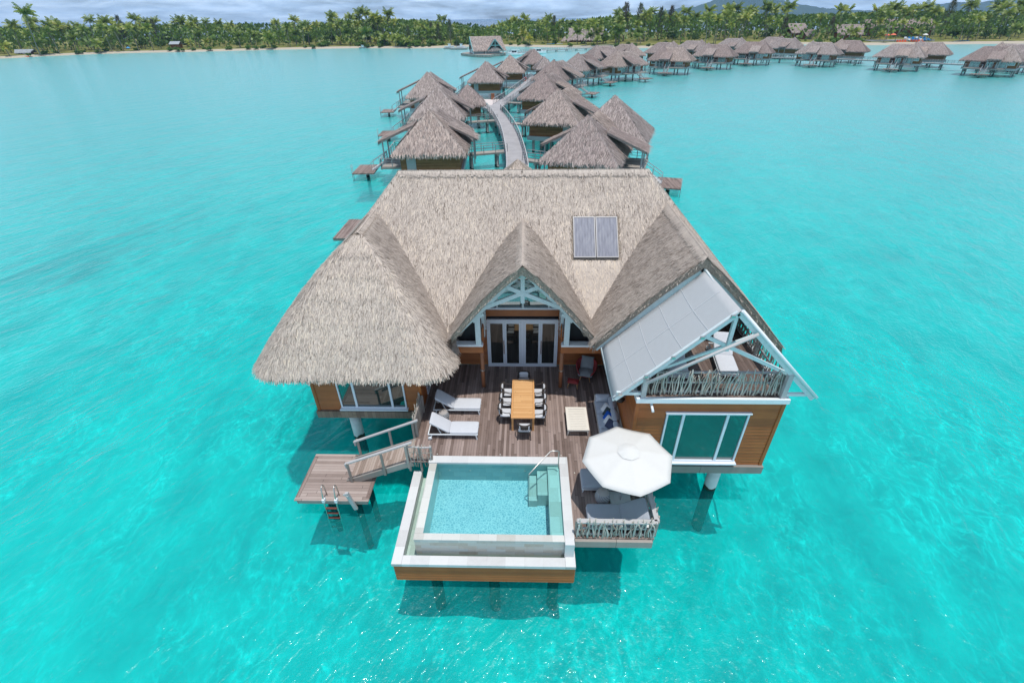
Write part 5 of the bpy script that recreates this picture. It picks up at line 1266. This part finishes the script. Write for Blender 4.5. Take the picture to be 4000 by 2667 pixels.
skiff((-111, 377, WZ - .1), 5, 'small grey boat floating off the middle of the far beach', 'rail', 5, 1.6, .8, True)
skiff((-97, 379.5, WZ - .1), 0, 'small white boat pulled up at the far middle beach', 'boat', 4.5, 1.5, .7)
for i, (x, y) in enumerate(((16, 371), (22, 372.5))): skiff((x, y, -1.25), 8, ('blue trimmed' if i == 0 else 'smaller') + ' white dinghy drawn up on the sand left of the shore hall', 'blue' if i == 0 else 'boat', 5.2 - i, 1.5, .7)

# ------------------------------------------------------------------ island
shore = [(-700, 205), (-480, 262), (-372, 292), (-305, 314), (-295, 330), (-275, 347), (-251, 357), (-223, 359), (-181, 370), (-149, 376), (-122, 380), (-95, 374), (-65, 366), (-44, 380), (-17, 379), (6, 364), (28, 352), (50, 346), (73, 337), (103, 343), (131, 346), (160, 358), (181, 350), (196, 337), (217, 334), (239, 333), (264, 332), (286, 330), (340, 322), (430, 300), (640, 240)]
sh = smooth(shore, 4)
def strip(a, za, b, zb):
    mb = MB(); n = len(a); mb.add([(*p, za) for p in a] + [(*p, zb) for p in b], [(i, i + 1, n + i + 1, n + i) for i in range(n - 1)]); return mb
def voff(a, b): return [q if p[0] < 190 else r for p, q, r in zip(sh, offset(sh, a), offset(sh, b))]
s0, s1, s2 = offset(sh, 4), voff(-2, -4), voff(-4, -10)
mb = strip(s0, WZ - .9, s1, WZ + .55); n = len(s1)
mb.add([(*p, WZ + .55) for p in s1] + [(*p, WZ + 1.0) for p in s2], [(i, i + 1, n + i + 1, n + i) for i in range(n - 1)])
structure(mb, 'beach', M['sand'])
mb = MB(); mb.add([(*p, WZ + 1.0) for p in s2] + [(p[0] * 1.25, p[1] + 60, WZ + 2.) for p in s2] + [(p[0] * 1.9, 640, WZ + 1.) for p in s2], [(j * n + i, j * n + i + 1, (j + 1) * n + i + 1, (j + 1) * n + i) for j in range(2) for i in range(n - 1)])
structure(mb, 'island_ground', M['ground'])

# ------------------------------------------------------------------ shore halls
def hall(name, label, cx, cy, rz, L, D, ez, az, walls=True, over=1.2, dens=4):
    t = thing(name, label, 'building', (cx, cy, WZ), R(rz)); OFF[t.name] = Vector((0, 0, WZ))
    P = [[(-L / 2, 0, az), (L / 2, 0, az), (L / 2 - 1., -D / 2, ez), (-L / 2 + 1., -D / 2, ez)], [(L / 2, 0, az), (-L / 2, 0, az), (-L / 2 + 1., D / 2, ez), (L / 2 - 1., D / 2, ez)]]
    far_roof(t, 'roof', P, [(P[0][2], P[0][3], P[0])], dens, [(P[0][0], P[0][1], .9)], w=(.15, .3), L=(.7, 1.2), fr=10)
    if walls:
        mb = MB(); mb.box(-L / 2 + 2, L / 2 - 2, -D / 2 + 1.5, D / 2 - 1.5, -1.5, ez + .5); mb.build('wall', M['brown_wall'], t)
        for k in range(5):
            mb = MB(); x = -L / 2 + 1.8 + k * (L - 3.6) / 4; mb.box(x - .15, x + .15, -D / 2 + .9, -D / 2 + 1.2, -1.5, ez + .3); mb.build('post', M['pale_teal'], t)
    return t
hall('thatched_hall', 'long thatched hall on the shore behind the jetty', 41, 392, -14, 24.5, 13, .8, 7.5)
t = thing('gazebo', 'small pointed thatch gazebo beside the long shore hall', 'gazebo', (26.3, 386, -1.2)); OFF[t.name] = Vector((0, 0, -1.2))
P = PYR(2.8, .3, 3.1); far_roof(t, 'roof', P, [], 10, w=(.12, .25))
for x in (-2, 2):
    for y in (-2, 2): mb = MB(); mb.box(x - .12, x + .12, y - .12, y + .12, -1.2, .6); mb.build('post', M['trunk'], t)
hall('restaurant', 'thatched restaurant roof rising among palms behind the right beach, nearest the water', 211, 379, -10, 17, 12, 2.2, 7.6)
hall('restaurant', 'highest and longest thatched roof deep among the palms on the right', 262, 412, -6, 46, 16, 5.0, 9.8)
hall('bungalow_house', 'grey thatched house with two roofs in the trees behind the remote bungalows', 187, 402, 10, 14, 12, 3.0, 8.2)
hall('bungalow_house', 'small lower thatched house right of the two roofed one, above the bright hedge', 190, 390, 20, 9, 8, 1.2, 4.8)
t = hall('beach_shack', 'blue and white beach shack under palms at the far left shore', -309.5, 337, 8, 11, 6, -.2, 1.4)
for q in [c for c in t.children if c.name.startswith('roof')]: q.data.materials[0] = M['tin']; q.data.materials[1] = M['tin']
t = thing('beach_house', 'small house with a pale roof in the left palm grove', 'house', (-243, 384, -1.2)); OFF[t.name] = Vector((0, 0, -1.2))
mb = MB(); mb.box(-3, 3, -2, 2, -1.2, 1.6); mb.build('wall', M['brown_wall'], t); mb = MB(); slab(mb, [(-3.6, 0, 3.2), (3.6, 0, 3.2), (3.6, -2.8, 1.6), (-3.6, -2.8, 1.6)], .1); slab(mb, [(3.6, 0, 3.2), (-3.6, 0, 3.2), (-3.6, 2.8, 1.6), (3.6, 2.8, 1.6)], .1); mb.build('roof', M['tin'], t)
# beach furniture
k0 = None
for i in range(7):
    t = thing('kayak', 'orange kayak in the row on the sand at the far right beach', 'kayak', (275.4 + i * 1.6, 345.5 + rng.uniform(-.5, .5), -1.45), R(-62 + rng.uniform(-6, 6)), group='orange kayaks on the right beach')
    mb = MB(); mb.lathe([(0, -2.1), (.25, -1.6), (.42, 0), (.25, 1.6), (0, 2.1)], 8, M=Matrix.Rotation(R(90), 4, 'Y') @ Matrix.Scale(.6, 4, (1, 0, 0))); mb.build('hull', M['orange'], t)
for i in range(9):
    x = 224.5 + i * 1.55 + (2. if i > 3 else 0)
    t = thing('beach_lounger', 'orange covered beach lounger in the row on the sand below the restaurant', 'lounger', (x, 346 - .0 * i, -1.35), 0, group='orange beach loungers')
    mb = MB(); mb.box(-.55, .55, -1.2, 1.0, .2, .45); mb.box(-.5, .5, 1.0, 1.2, .2, 1.3); mb.build('bed', M['orange'], t)
for i in range(12):
    x = 234 + (i % 6) * 2.3; y = 350.5 + (i // 6) * 4
    t = thing('beach_lounger', 'blue beach lounger on the terrace behind the orange ones', 'lounger', (x, y, -.6 + .8 * (i // 6)), 0, group='blue terrace loungers'); mb = MB(); mb.box(-.7, .7, -1., 1., .0, .4); mb.box(-.7, .7, .8, 1., .4, 1.); mb.build('bed', M['blue'] if i % 3 else M['boat'], t)
def parasol(loc, m, r, label):
    t = thing('beach_parasol', label, 'parasol', loc); mb = MB(); mb.lathe([(r, 1.9), (r * .5, 2.5), (0, 2.75)], 8); mb.build('canopy', M[m], t); mb = MB(); mb.tube([(0, 0, 0), (0, 0, 2.6)], .05, 5); mb.build('pole', M['rail'], t)
parasol((221.6, 354, .2), 'orange_dark', 1.6, 'red and orange parasol on the restaurant terrace, left one'); parasol((224.6, 353, .4), 'orange_dark', 1.7, 'red and orange parasol on the restaurant terrace, right one'); parasol((244.6, 354, .1), 'canvas_white', 1.6, 'white parasol above the blue loungers')
parasol((-262, 362, -1.5), 'blue', 1.3, 'dark blue parasol among people on the left beach')
for i, (x, y, m) in enumerate(((258.5, 345, 'boat'), (262.5, 346.4, 'blue'), (265, 346.4, 'blue'))): skiff((x, y, -1.5), 0, ('white dinghy', 'blue pedal boat nearest the white dinghy', 'blue pedal boat nearest the kayaks')[i] + ' on the right beach', m, 3.4, 1.5, .7)
t = thing('restaurant_terrace', 'grey stone terrace wall between the restaurant and the right beach', 'wall', (225, 352, -1.3)); mb = MB(); mb.box(-14, 24, -1.5, -1.0, -.6, 1.0); mb.box(-14, 24, -1.0, 8, .6, .9); mb.build('wall', M['concrete'], t)
# ------------------------------------------------------------------ palms and trees
def crown_mesh(mb, top, R_, nf, droop, m=0, wind=(0, 0)):
    for f in range(nf):
        a = 2 * math.pi * f / nf * 2.4 + rng.uniform(-.3, .3); el = rng.uniform(-.35, 1.15); L = R_ * rng.uniform(.8, 1.1)
        d = Vector((math.cos(a), math.sin(a), 0)); pts = []; p = Vector(top); v = d * math.cos(el) + Vector((0, 0, math.sin(el))); k = 6
        for i in range(k + 1):
            pts.append(p.copy()); p = p + v * (L / k); v = (v + Vector((wind[0], wind[1], -droop * (.35 + .2 * i)))).normalized()
        t = rng.random(); side = d.cross(Vector((0, 0, 1)))
        for i in range(k):
            a0, a1 = pts[i], pts[i + 1]; fw = (a1 - a0).normalized()
            ll = R_ * .34 * (1 - abs(i / k - .4) * 1.1)
            for q in range(2):
                b = a0.lerp(a1, q / 2); c = a0.lerp(a1, q / 2 + .34)
                for s_ in (-1, 1):
                    e = (side * s_ * .75 + fw * .5 + Vector((0, 0, -.55 - .25 * rng.random()))).normalized() * ll * rng.uniform(.85, 1.15)
                    mb.add([b, c, c + e * .98, b + e], [(0, 1, 2, 3)], m, min(1, max(0, t + rng.uniform(-.15, .15))))
def palm(name, H, R_, lean, nf, droop, leaf, wind=(0, 0)):
    t = thing(name, '', 'palm tree'); top = Vector((lean[0], lean[1], H))
    mb = MB(); mb.tube([(0, 0, -.6), (lean[0] * .12, lean[1] * .12, H * .3), (lean[0] * .45, lean[1] * .45, H * .68), tuple(top)], [.26, .2, .17, .15], 6); mb.build('trunk', M['trunk'], t)
    mb = MB(); crown_mesh(mb, top, R_, nf, droop, 0, wind); mb.build('crown', M[leaf], t); return t
protos = {
 'tall': [palm('coconut_palm', 14, 4.3, (1.8, .5), 22, .22, 'palm'), palm('coconut_palm', 13, 4.4, (-.8, .8), 24, .25, 'palm'), palm('coconut_palm', 15, 4.1, (-2.8, .2), 20, .24, 'palm_dark'), palm('coconut_palm', 13.5, 4.2, (2.6, -.6), 20, .2, 'palm', (-.07, 0))],
 'low': [palm('coconut_palm', 5.6, 4.4, (.5, -.6), 24, .2, 'palm'), palm('coconut_palm', 4.6, 4.2, (-.6, -.3), 22, .23, 'palm'), palm('coconut_palm', 6.4, 4.2, (1.2, -.9), 22, .21, 'palm_dark')],
 'yellow': [palm('coconut_palm', 4.6, 3.8, (.3, -.5), 22, .2, 'palm_yellow')]}
def leaf_cloud(mb, c, r, n, size, m=0, flat=.8, shell=.55, tone=(0, 1)):
    P = nrg.normal(0, 1, (n, 3)); P /= np.linalg.norm(P, axis=1)[:, None]; P *= (shell + (1 - shell) * nrg.random(n)[:, None])
    lump = 1 + .28 * np.sin(P[:, 0:1] * 5 + c[0]) * np.sin(P[:, 1:2] * 6 + c[1]) * np.cos(P[:, 2:3] * 4)
    P = P * lump * np.array(r) + np.array(c)
    for p in P:
        a, b = nrg.normal(0, 1, 3), nrg.normal(0, 1, 3); a /= np.linalg.norm(a); b -= a * (a @ b); b /= np.linalg.norm(b); s_ = size * nrg.uniform(.6, 1.3)
        mb.add([p - a * s_ - b * s_ * .6, p + a * s_ - b * s_ * .6, p + a * s_ * .7 + b * s_ * .6, p - a * s_ * .7 + b * s_ * .6], [(0, 1, 2, 3)], m, tone[0] + nrg.random() * (tone[1] - tone[0]))
def broad(name, H, W, leaf, cat='tree', trunk=True, size=.5, n=900):
    t = thing(name, '', cat); mb = MB()
    if trunk:
        mb.tube([(0, 0, -.5), (.1, 0, H * .3), (.2, .1, H * .6)], [.35, .28, .15], 6)
        for a in range(4): mb.tube([(.1, 0, H * .32), (W * .35 * math.cos(a * 1.6), W * .35 * math.sin(a * 1.6), H * .65)], [.16, .07], 5)
        mb.build('trunk', M['trunk'], t)
    mb = MB()
    for k in range(7):
        a = rng.random() * 6.3; q = rng.uniform(.2, .62) * W; leaf_cloud(mb, (q * math.cos(a), q * math.sin(a), H * rng.uniform(.42, .8) if trunk else H * rng.uniform(.2, .6)), (W * .45, W * .45, H * .24), n // 7, size)
    mb.build('crown' if trunk else 'foliage', M[leaf], t); return t
def casuarina(leaf):
    t = thing('casuarina_tree', '', 'tree'); H = 14.; mb = MB(); mb.tube([(0, 0, -.5), (.2, 0, H * .5), (0, 0, H)], [.3, .2, .04], 6)
    mb.build('trunk', M['trunk'], t); mb = MB()
    for k in range(620):
        u = rng.random() ** .8; z = H * (.18 + .82 * u); r = (1 - u) ** .7 * 3.4 + .35; a = rng.random() * 6.3; rr = r * rng.random() ** .5
        p = Vector((rr * math.cos(a), rr * math.sin(a), z)); e = Vector((math.cos(a) * .5, math.sin(a) * .5, .9)).normalized() * rng.uniform(.7, 1.5); s_ = Vector((-math.sin(a), math.cos(a), 0)) * .09
        mb.add([p - s_, p + s_, p + e + s_ * .3, p + e - s_ * .3], [(0, 1, 2, 3)], 0)
    mb.build('crown', M[leaf], t); return t
T_broad = [broad('broadleaf_tree', 9, 4.5, 'leaf'), broad('broadleaf_tree', 8, 5, 'leaf')]
T_bush = [broad('shrub', 3.2, 3.0, 'leaf_bright', 'shrub', False, .4, 500), broad('shrub', 2.8, 2.6, 'leaf', 'shrub', False, .4, 500)]
T_cas = [casuarina('needle'), casuarina('needle_brown')]
used = set()
def put(src, x, y, z, sc_, rz, label, group):
    b = src if id(src) not in used else copy_tree(src); used.add(id(src))
    b.location = (x, y, z); b.rotation_euler = (0, 0, rz); b.scale = (sc_, sc_, sc_); b['label'] = label; b['group'] = group
def shore_y(x):
    for a, b in zip(sh[:-1], sh[1:]):
        if a[0] <= x <= b[0]: return a[1] + (b[1] - a[1]) * (x - a[0]) / (b[0] - a[0])
    return 330
def zone(x):
    if x < -150: return ('far left beach', 'left')
    if x < -20: return ('middle of the far shore', 'middle')
    if x < 110: return ('shore hall', 'centre')
    return ('right beach and restaurant', 'right')
top_prof = [(-330, 16), (-296, 15), (-270, 17), (-245, 16), (-225, 15), (-212, 9), (-195, 9), (-178, 14), (-150, 16), (-120, 18), (-95, 17), (-70, 14), (-52, 12), (-38, 9), (-28, 9), (-16, 15), (0, 15), (20, 13), (45, 15), (65, 20), (85, 21), (110, 19), (140, 20), (170, 20), (200, 18), (230, 19), (265, 20), (330, 20)]
def topz(x):
    for a, b in zip(top_prof[:-1], top_prof[1:]):
        if a[0] <= x <= b[0]: return a[1] + (b[1] - a[1]) * (x - a[0]) / (b[0] - a[0])
    return 16
_t = topz
def topz(x): return _t(x) * (1.08 if x < 50 else .96)
clear = [(41, 388, 17, 12), (26.3, 383, 4.5, 9), (211, 372, 8, 8), (262, 404, 22, 7), (187, 394, 9, 9), (-309, 333, 8, 9), (-243, 378, 5, 8), (-44, 350, 10, 10), (14, 366, 12, 7), (235, 348, 14, 9)]
def free(x, y): return not any(abs(x - cx) < w and abs(y - cy) < d for cx, cy, w, d in clear)
GND = WZ + 1.
npalm = 0; tries = 0
while npalm < 284 and tries < 4000:
    tries += 1
    x = rng.uniform(-345, 335); d = 2.5 + 75 * rng.random() ** 1.25
    y = shore_y(x) + d * (1.0 if x < 150 else 1.1) + (8 if x > 190 else 0)
    if not free(x, y): continue
    tz = topz(x); lawn = 60 < x < 165 and d < 34
    if -215 < x < -190 and rng.random() < .6: continue
    if -40 < x < -18 and rng.random() < .7: continue
    zl, zn = zone(x)
    if lawn and rng.random() < .6: continue
    if d < 26 and rng.random() < (.72 if not lawn else .2):
        src = rng.choice(protos['yellow']) if (-22 < x < 12 and rng.random() < .6) else rng.choice(protos['low']); s_ = rng.uniform(.7, 1.25)
        put(src, x, y, GND - .1, s_, rng.random() * 6.3, ('yellowish short' if src in protos['yellow'] else 'short') + ' coconut palm at the front of the trees by the ' + zl, 'short shore palms, ' + zn)
    else:
        src = rng.choice(protos['tall']); h = tz * rng.uniform(.72, 1.04) * (1 if d > 30 else .8)
        put(src, x, y, GND - .1, h / 14.5, rng.random() * 6.3, 'tall slender coconut palm in the grove behind the ' + zl, 'tall grove palms, ' + zn)
    npalm += 1
for x, y, h, lab in ((-295.5, 331, 22.3, 'tallest leaning palm standing clear above the far left grove'), (-258, 420, 17.5, 'single palm standing out alone against the sea at left')): put(protos['tall'][0], x, y, GND, h / 15., 1.0, lab, 'lone landmark palms')
for i, x in enumerate((-290, -276, -268, -262, -254)): put(protos['tall'][0], x, shore_y(x) + 4, GND - .2, .85 + .05 * (i % 3), 2.7 + .2 * (i % 2), 'palm with a long pale trunk leaning out over the far left sand', 'leaning left beach palms')
for i, x in enumerate((214, 222, 233, 243, 257, 268)): put(protos['tall'][3], x, shore_y(x) + 9 + (i % 2) * 3, GND - .1, .66 + .06 * (i % 3), .6 * i, 'palm leaning over the pale sand of the right beach', 'leaning right beach palms')
for x, d, s_, k in ((-278, 40, 1.35, 0), (-262, 42, 1.2, 0), (-80, 14, .8, 0), (-60, 18, .85, 0), (-52, 12, 1.0, 0), (-98, 12, .7, 0), (66, 48, 1.55, 1), (76, 52, 1.5, 0), (90, 50, 1.35, 0), (20, 60, 1.1, 0), (280, 60, 1.5, 0), (172, 30, .9, 1), (196, 36, .9, 1), (-66, 28, .9, 0), (-112, 40, 1.0, 0), (100, 60, 1.4, 1)):
    zl, zn = zone(x); put(T_cas[k], x, shore_y(x) + d, GND, s_, rng.random() * 6, ('brownish' if k else 'grey green') + ' feathery casuarina rising among the palms by the ' + zl, 'casuarina trees, ' + zn)
for i in range(44):
    x = rng.uniform(-300, 320); d = 20 + 50 * rng.random(); y = shore_y(x) + d
    if not free(x, y): continue
    zl, zn = zone(x); put(rng.choice(T_broad), x, y, GND, rng.uniform(.6, 1.1) * min(1, topz(x) / 15), rng.random() * 6, 'dark rounded broadleaf tree among the palms by the ' + zl, 'broadleaf trees, ' + zn)
for x, d, s_, k in [(rng.uniform(-300, -215), rng.uniform(7, 14), rng.uniform(.5, .9), 0) for _ in range(8)] + [(rng.uniform(-150, -30), rng.uniform(6, 12), rng.uniform(.6, 1.5), rng.randrange(2)) for _ in range(26)] + [(rng.uniform(160, 200), rng.uniform(4, 10), rng.uniform(.8, 1.2), 0) for _ in range(14)] + [(rng.uniform(10, 140), rng.uniform(16, 40), rng.uniform(.5, .9), 1) for _ in range(10)] + [(rng.uniform(-300, 150), rng.uniform(1, 5), rng.uniform(.4, .8), rng.randrange(2)) for _ in range(46)] + [(-1, 8, .8, 0)]:
    y = shore_y(x) + d
    if not free(x, y) and k == 1: continue
    zl, zn = zone(x); put(T_bush[k], x, y, GND - .3, s_, rng.random() * 6, ('bright' if k == 0 else 'dark') + ' green shrub at the water side by the ' + zl, 'shore shrubs, ' + zn)
# dense undergrowth and the far wood behind it: uncountable
mb = MB(); N = 24000; k = 0
while k < N:
    x = rng.uniform(-380, 370); d = 14 + 105 * rng.random() ** .8; y = shore_y(x) + d + (6 if x > 190 else 0)
    if not free(x, y) or (60 < x < 165 and d < 30): continue
    top = min(topz(x) * .78, 3.2 + d * .26); p = Vector((x, y, GND + top * rng.random() ** .6)); s_ = rng.uniform(.5, 1.2)
    a = Vector((rng.gauss(0, 1), rng.gauss(0, 1), rng.gauss(0, .6))).normalized(); b = a.orthogonal().normalized(); b.rotate(Matrix.Rotation(rng.random() * 6, 3, a)); c = a.cross(b)
    mb.add([p - b * s_ - c * s_ * .7, p + b * s_ - c * s_ * .5, p + b * s_ * .6 + c * s_ * .8, p - b * s_ * .8 + c * s_ * .6], [(0, 1, 2, 3)], 0); k += 1
o = mb.build('undergrowth', M['under']); tag(o, 'dense dark undergrowth filling the grove between the palm trunks', 'undergrowth', kind='stuff')
mb = MB()
for k in range(9000):
    x = rng.uniform(-560, 620); d = 95 + 110 * rng.random(); y = shore_y(x) + d; H = topz(x) * .76; p = Vector((x, y, GND + H * rng.random() ** .35)); s_ = rng.uniform(.9, 1.9)
    a = Vector((rng.gauss(0, 1), rng.gauss(0, 1), rng.gauss(0, 1))).normalized(); b = a.orthogonal().normalized(); c = a.cross(b)
    mb.add([p - b * s_ - c * s_ * .5, p + b * s_ - c * s_ * .7, p + b * s_ * .7 + c * s_ * .8, p - b * s_ * .8 + c * s_ * .5], [(0, 1, 2, 3)], 0)
o = mb.build('far_wood', M['under']); tag(o, 'far green wood on the back of the island behind the palms', 'wood', kind='stuff')

# ------------------------------------------------------------------ mountains, water, seabed
prof = [(1500, 20), (1700, 52), (1924, 86), (2080, 92), (2224, 128), (2459, 215), (2640, 262), (2805, 250), (2960, 190), (3138, 132), (3352, 95), (3568, 62), (3877, 48), (4138, 28), (4396, 16), (4642, 30), (4760, 58), (4875, 68), (5064, 92), (5360, 98), (5560, 95), (5806, 115), (6200, 150), (6700, 60)]
def ph(x):
    for a, b in zip(prof[:-1], prof[1:]):
        if a[0] <= x <= b[0]: return a[1] + (b[1] - a[1]) * (x - a[0]) / (b[0] - a[0])
    return 0
from mathutils import noise as mn
mb = MB(); nx, ny = 210, 26; vs = []; KM = .62      # the ridge line, brought to 4.4 km
for j in range(ny):
    for i in range(nx):
        x = 1500 + 5200 * i / (nx - 1); v = j / (ny - 1); y = 6500 + 1500 * v; f = math.sin(math.pi * min(1, v * 1.0)) ** .8
        h = ph(x) * f * (1 + .22 * (mn.noise(Vector((x / 190, y / 190, 0))))) + 14 * f * mn.noise(Vector((x / 70, y / 70, 3)))
        vs.append((x * KM, y * KM, 14 + (WZ - 8 + max(0, h + 8 * f) - 14) * KM))
mb.add(vs, [(j * nx + i, j * nx + i + 1, (j + 1) * nx + i + 1, (j + 1) * nx + i) for j in range(ny - 1) for i in range(nx - 1)])
structure(mb, 'mountains', M['mountain'])
SHX = 720
mb = MB(); mb.add([(-SHX, -120, WZ), (SHX, -120, WZ), (SHX, 430, WZ), (-SHX, 430, WZ)], [(0, 1, 2, 3)]); structure(mb, 'lagoon_water', M['lagoon'])
# sand bed: swells added under the villa to make shadow edges wavy, flat beyond
bx0, bx1, by0, by1, st_ = -30., 30., -2., 46., .4; nx, ny = int((bx1 - bx0) / st_) + 1, int((by1 - by0) / st_) + 1; ZB = WZ - 2.6
mb = MB(); vs = []
for j in range(ny):
    for i in range(nx):
        x, y = bx0 + i * st_, by0 + j * st_; e = min(1, (x - bx0) / 4, (bx1 - x) / 4, (y - by0) / 4, (by1 - y) / 4)
        vs.append((x, y, ZB + e * (.42 * mn.noise(Vector((x / 1.5, y / 1.9, 0))) + .30 * mn.noise(Vector((x / .8, y / 1.0, 7))) + .35 * mn.noise(Vector((x / 5, y / 5, 2))))))
mb.add(vs, [(j * nx + i, j * nx + i + 1, (j + 1) * nx + i + 1, (j + 1) * nx + i) for j in range(ny - 1) for i in range(nx - 1)], 0, .5, True)
X1, Y1 = bx0 + (nx - 1) * st_, by0 + (ny - 1) * st_
mb.add([(-SHX, -120, ZB), (SHX, -120, ZB), (SHX, 470, ZB), (-SHX, 470, ZB), (bx0, by0, ZB), (X1, by0, ZB), (X1, Y1, ZB), (bx0, Y1, ZB)], [(0, 1, 5, 4), (1, 2, 6, 5), (2, 3, 7, 6), (3, 0, 4, 7)], 0, .5)
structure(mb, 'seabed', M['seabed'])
mb = MB(); mb.add([(-8000, 430, WZ - .05), (8000, 430, WZ - .05), (8000, 8000, WZ - .05), (-8000, 8000, WZ - .05), (-8000, -400, WZ - .05), (-SHX, -400, WZ - .05), (-SHX, 430, WZ - .05), (SHX, 430, WZ - .05), (SHX, -400, WZ - .05), (8000, -400, WZ - .05)], [(6, 7, 1, 2, 3, 0), (4, 5, 6, 0), (8, 9, 1, 7)]); structure(mb, 'ocean', M['ocean'])

# ------------------------------------------------------------------ light, sky, air, camera
SUN = Vector((.11, -.10, 1.)).normalized()
elev = math.asin(SUN.z); az = math.atan2(SUN.x, SUN.y)
L = bpy.data.lights.new('sun', 'SUN'); L.energy = 3.5; L.angle = R(.53); L.color = (1., .965, .91)
so = bpy.data.objects.new('sun', L); COL.objects.link(so); so.rotation_euler = SUN.to_track_quat('Z', 'Y').to_euler(); so.location = (20, -20, 150)
wd = bpy.data.worlds.new('World'); sc.world = wd; wd.use_nodes = True; nt = NT(wd)
sky = nt.n('TexSky', _sky_type='NISHITA', _sun_disc=False, _sun_elevation=elev, _sun_rotation=az, _air_density=1.0, _dust_density=.6, _ozone_density=2.0)
co = nt.gen('Generated')
x, y, z = nt.sep(co)
den = nt.math('MAXIMUM', nt.math('ADD', z, .10), .03)
cc = nt.comb(nt.math('DIVIDE', x, den), nt.math('DIVIDE', y, den), 0.)
n1 = nt.noise(cc, .55, 6, .58, .3); n2 = nt.noise(nt.mapping(co, (9, 9, 55)), 1., 5, .6, .4)
cov = nt.ramp(nt.math('ADD', nt.math('MULTIPLY', n1, .5), nt.math('MULTIPLY', n2, .5)), [(.36, (0, 0, 0)), (.56, (1, 1, 1))])
cloud = nt.ramp(n2, [(.34, (11.2, 15.4, 21.)), (.66, (15.4, 18., 21.))])
col = nt.mix(nt.math('MULTIPLY', cov, nt.ramp(z, [(.04, (.95, .95, .95)), (.35, (.42, .42, .42))])), sky.outputs[0], cloud)
bg = nt.n('Background', Color=col, Strength=.08)
o = nt.t.nodes.new('ShaderNodeOutputWorld'); nt.t.links.new(bg.outputs[0], o.inputs[0])
HAZE = True
if HAZE:
    mb = MB(); mb.box(-8200, 8200, -450, 8200, WZ - 9, 200)
    def hz(nt): nt.out(None, nt.n('VolumePrincipled', **{'Color': (.34, .62, 1., 1), 'Density': 1.1e-4, 'Anisotropy': 0.}).outputs[0])
    h = mb.build('haze', mat('haze_air', hz)); h['kind'] = 'stuff'; h['label'] = 'thin bluish sea haze over the lagoon and the far mountains'; h['category'] = 'haze'
cd = bpy.data.cameras.new('camera'); cam = bpy.data.objects.new('camera', cd); COL.objects.link(cam); sc.camera = cam
cd.sensor_fit = 'HORIZONTAL'; cd.sensor_width = 36; cd.lens = 1097 / 2352 * 36; cd.clip_start = .1; cd.clip_end = 60000
pi_, ya_, ro_ = R(34.12), R(1.913), R(.845)
F = Vector((-math.sin(ya_) * math.cos(pi_), math.cos(ya_) * math.cos(pi_), -math.sin(pi_))); Rt = Vector((math.cos(ya_), math.sin(ya_), 0)); U = Rt.cross(F)
R2 = Rt * math.cos(ro_) - U * math.sin(ro_); U2 = U * math.cos(ro_) + Rt * math.sin(ro_)
mw = Matrix((R2, U2, -F)).transposed().to_4x4(); mw.translation = (0, 0, 14); cam.matrix_world = mw
sc.view_settings.view_transform = 'Standard'; sc.view_settings.look = 'None'; sc.view_settings.exposure = 0; sc.view_settings.gamma = 1
sc.cycles.max_bounces = 8; sc.cycles.transparent_max_bounces = 12; sc.cycles.sample_clamp_indirect = 6; sc.cycles.use_denoising = True
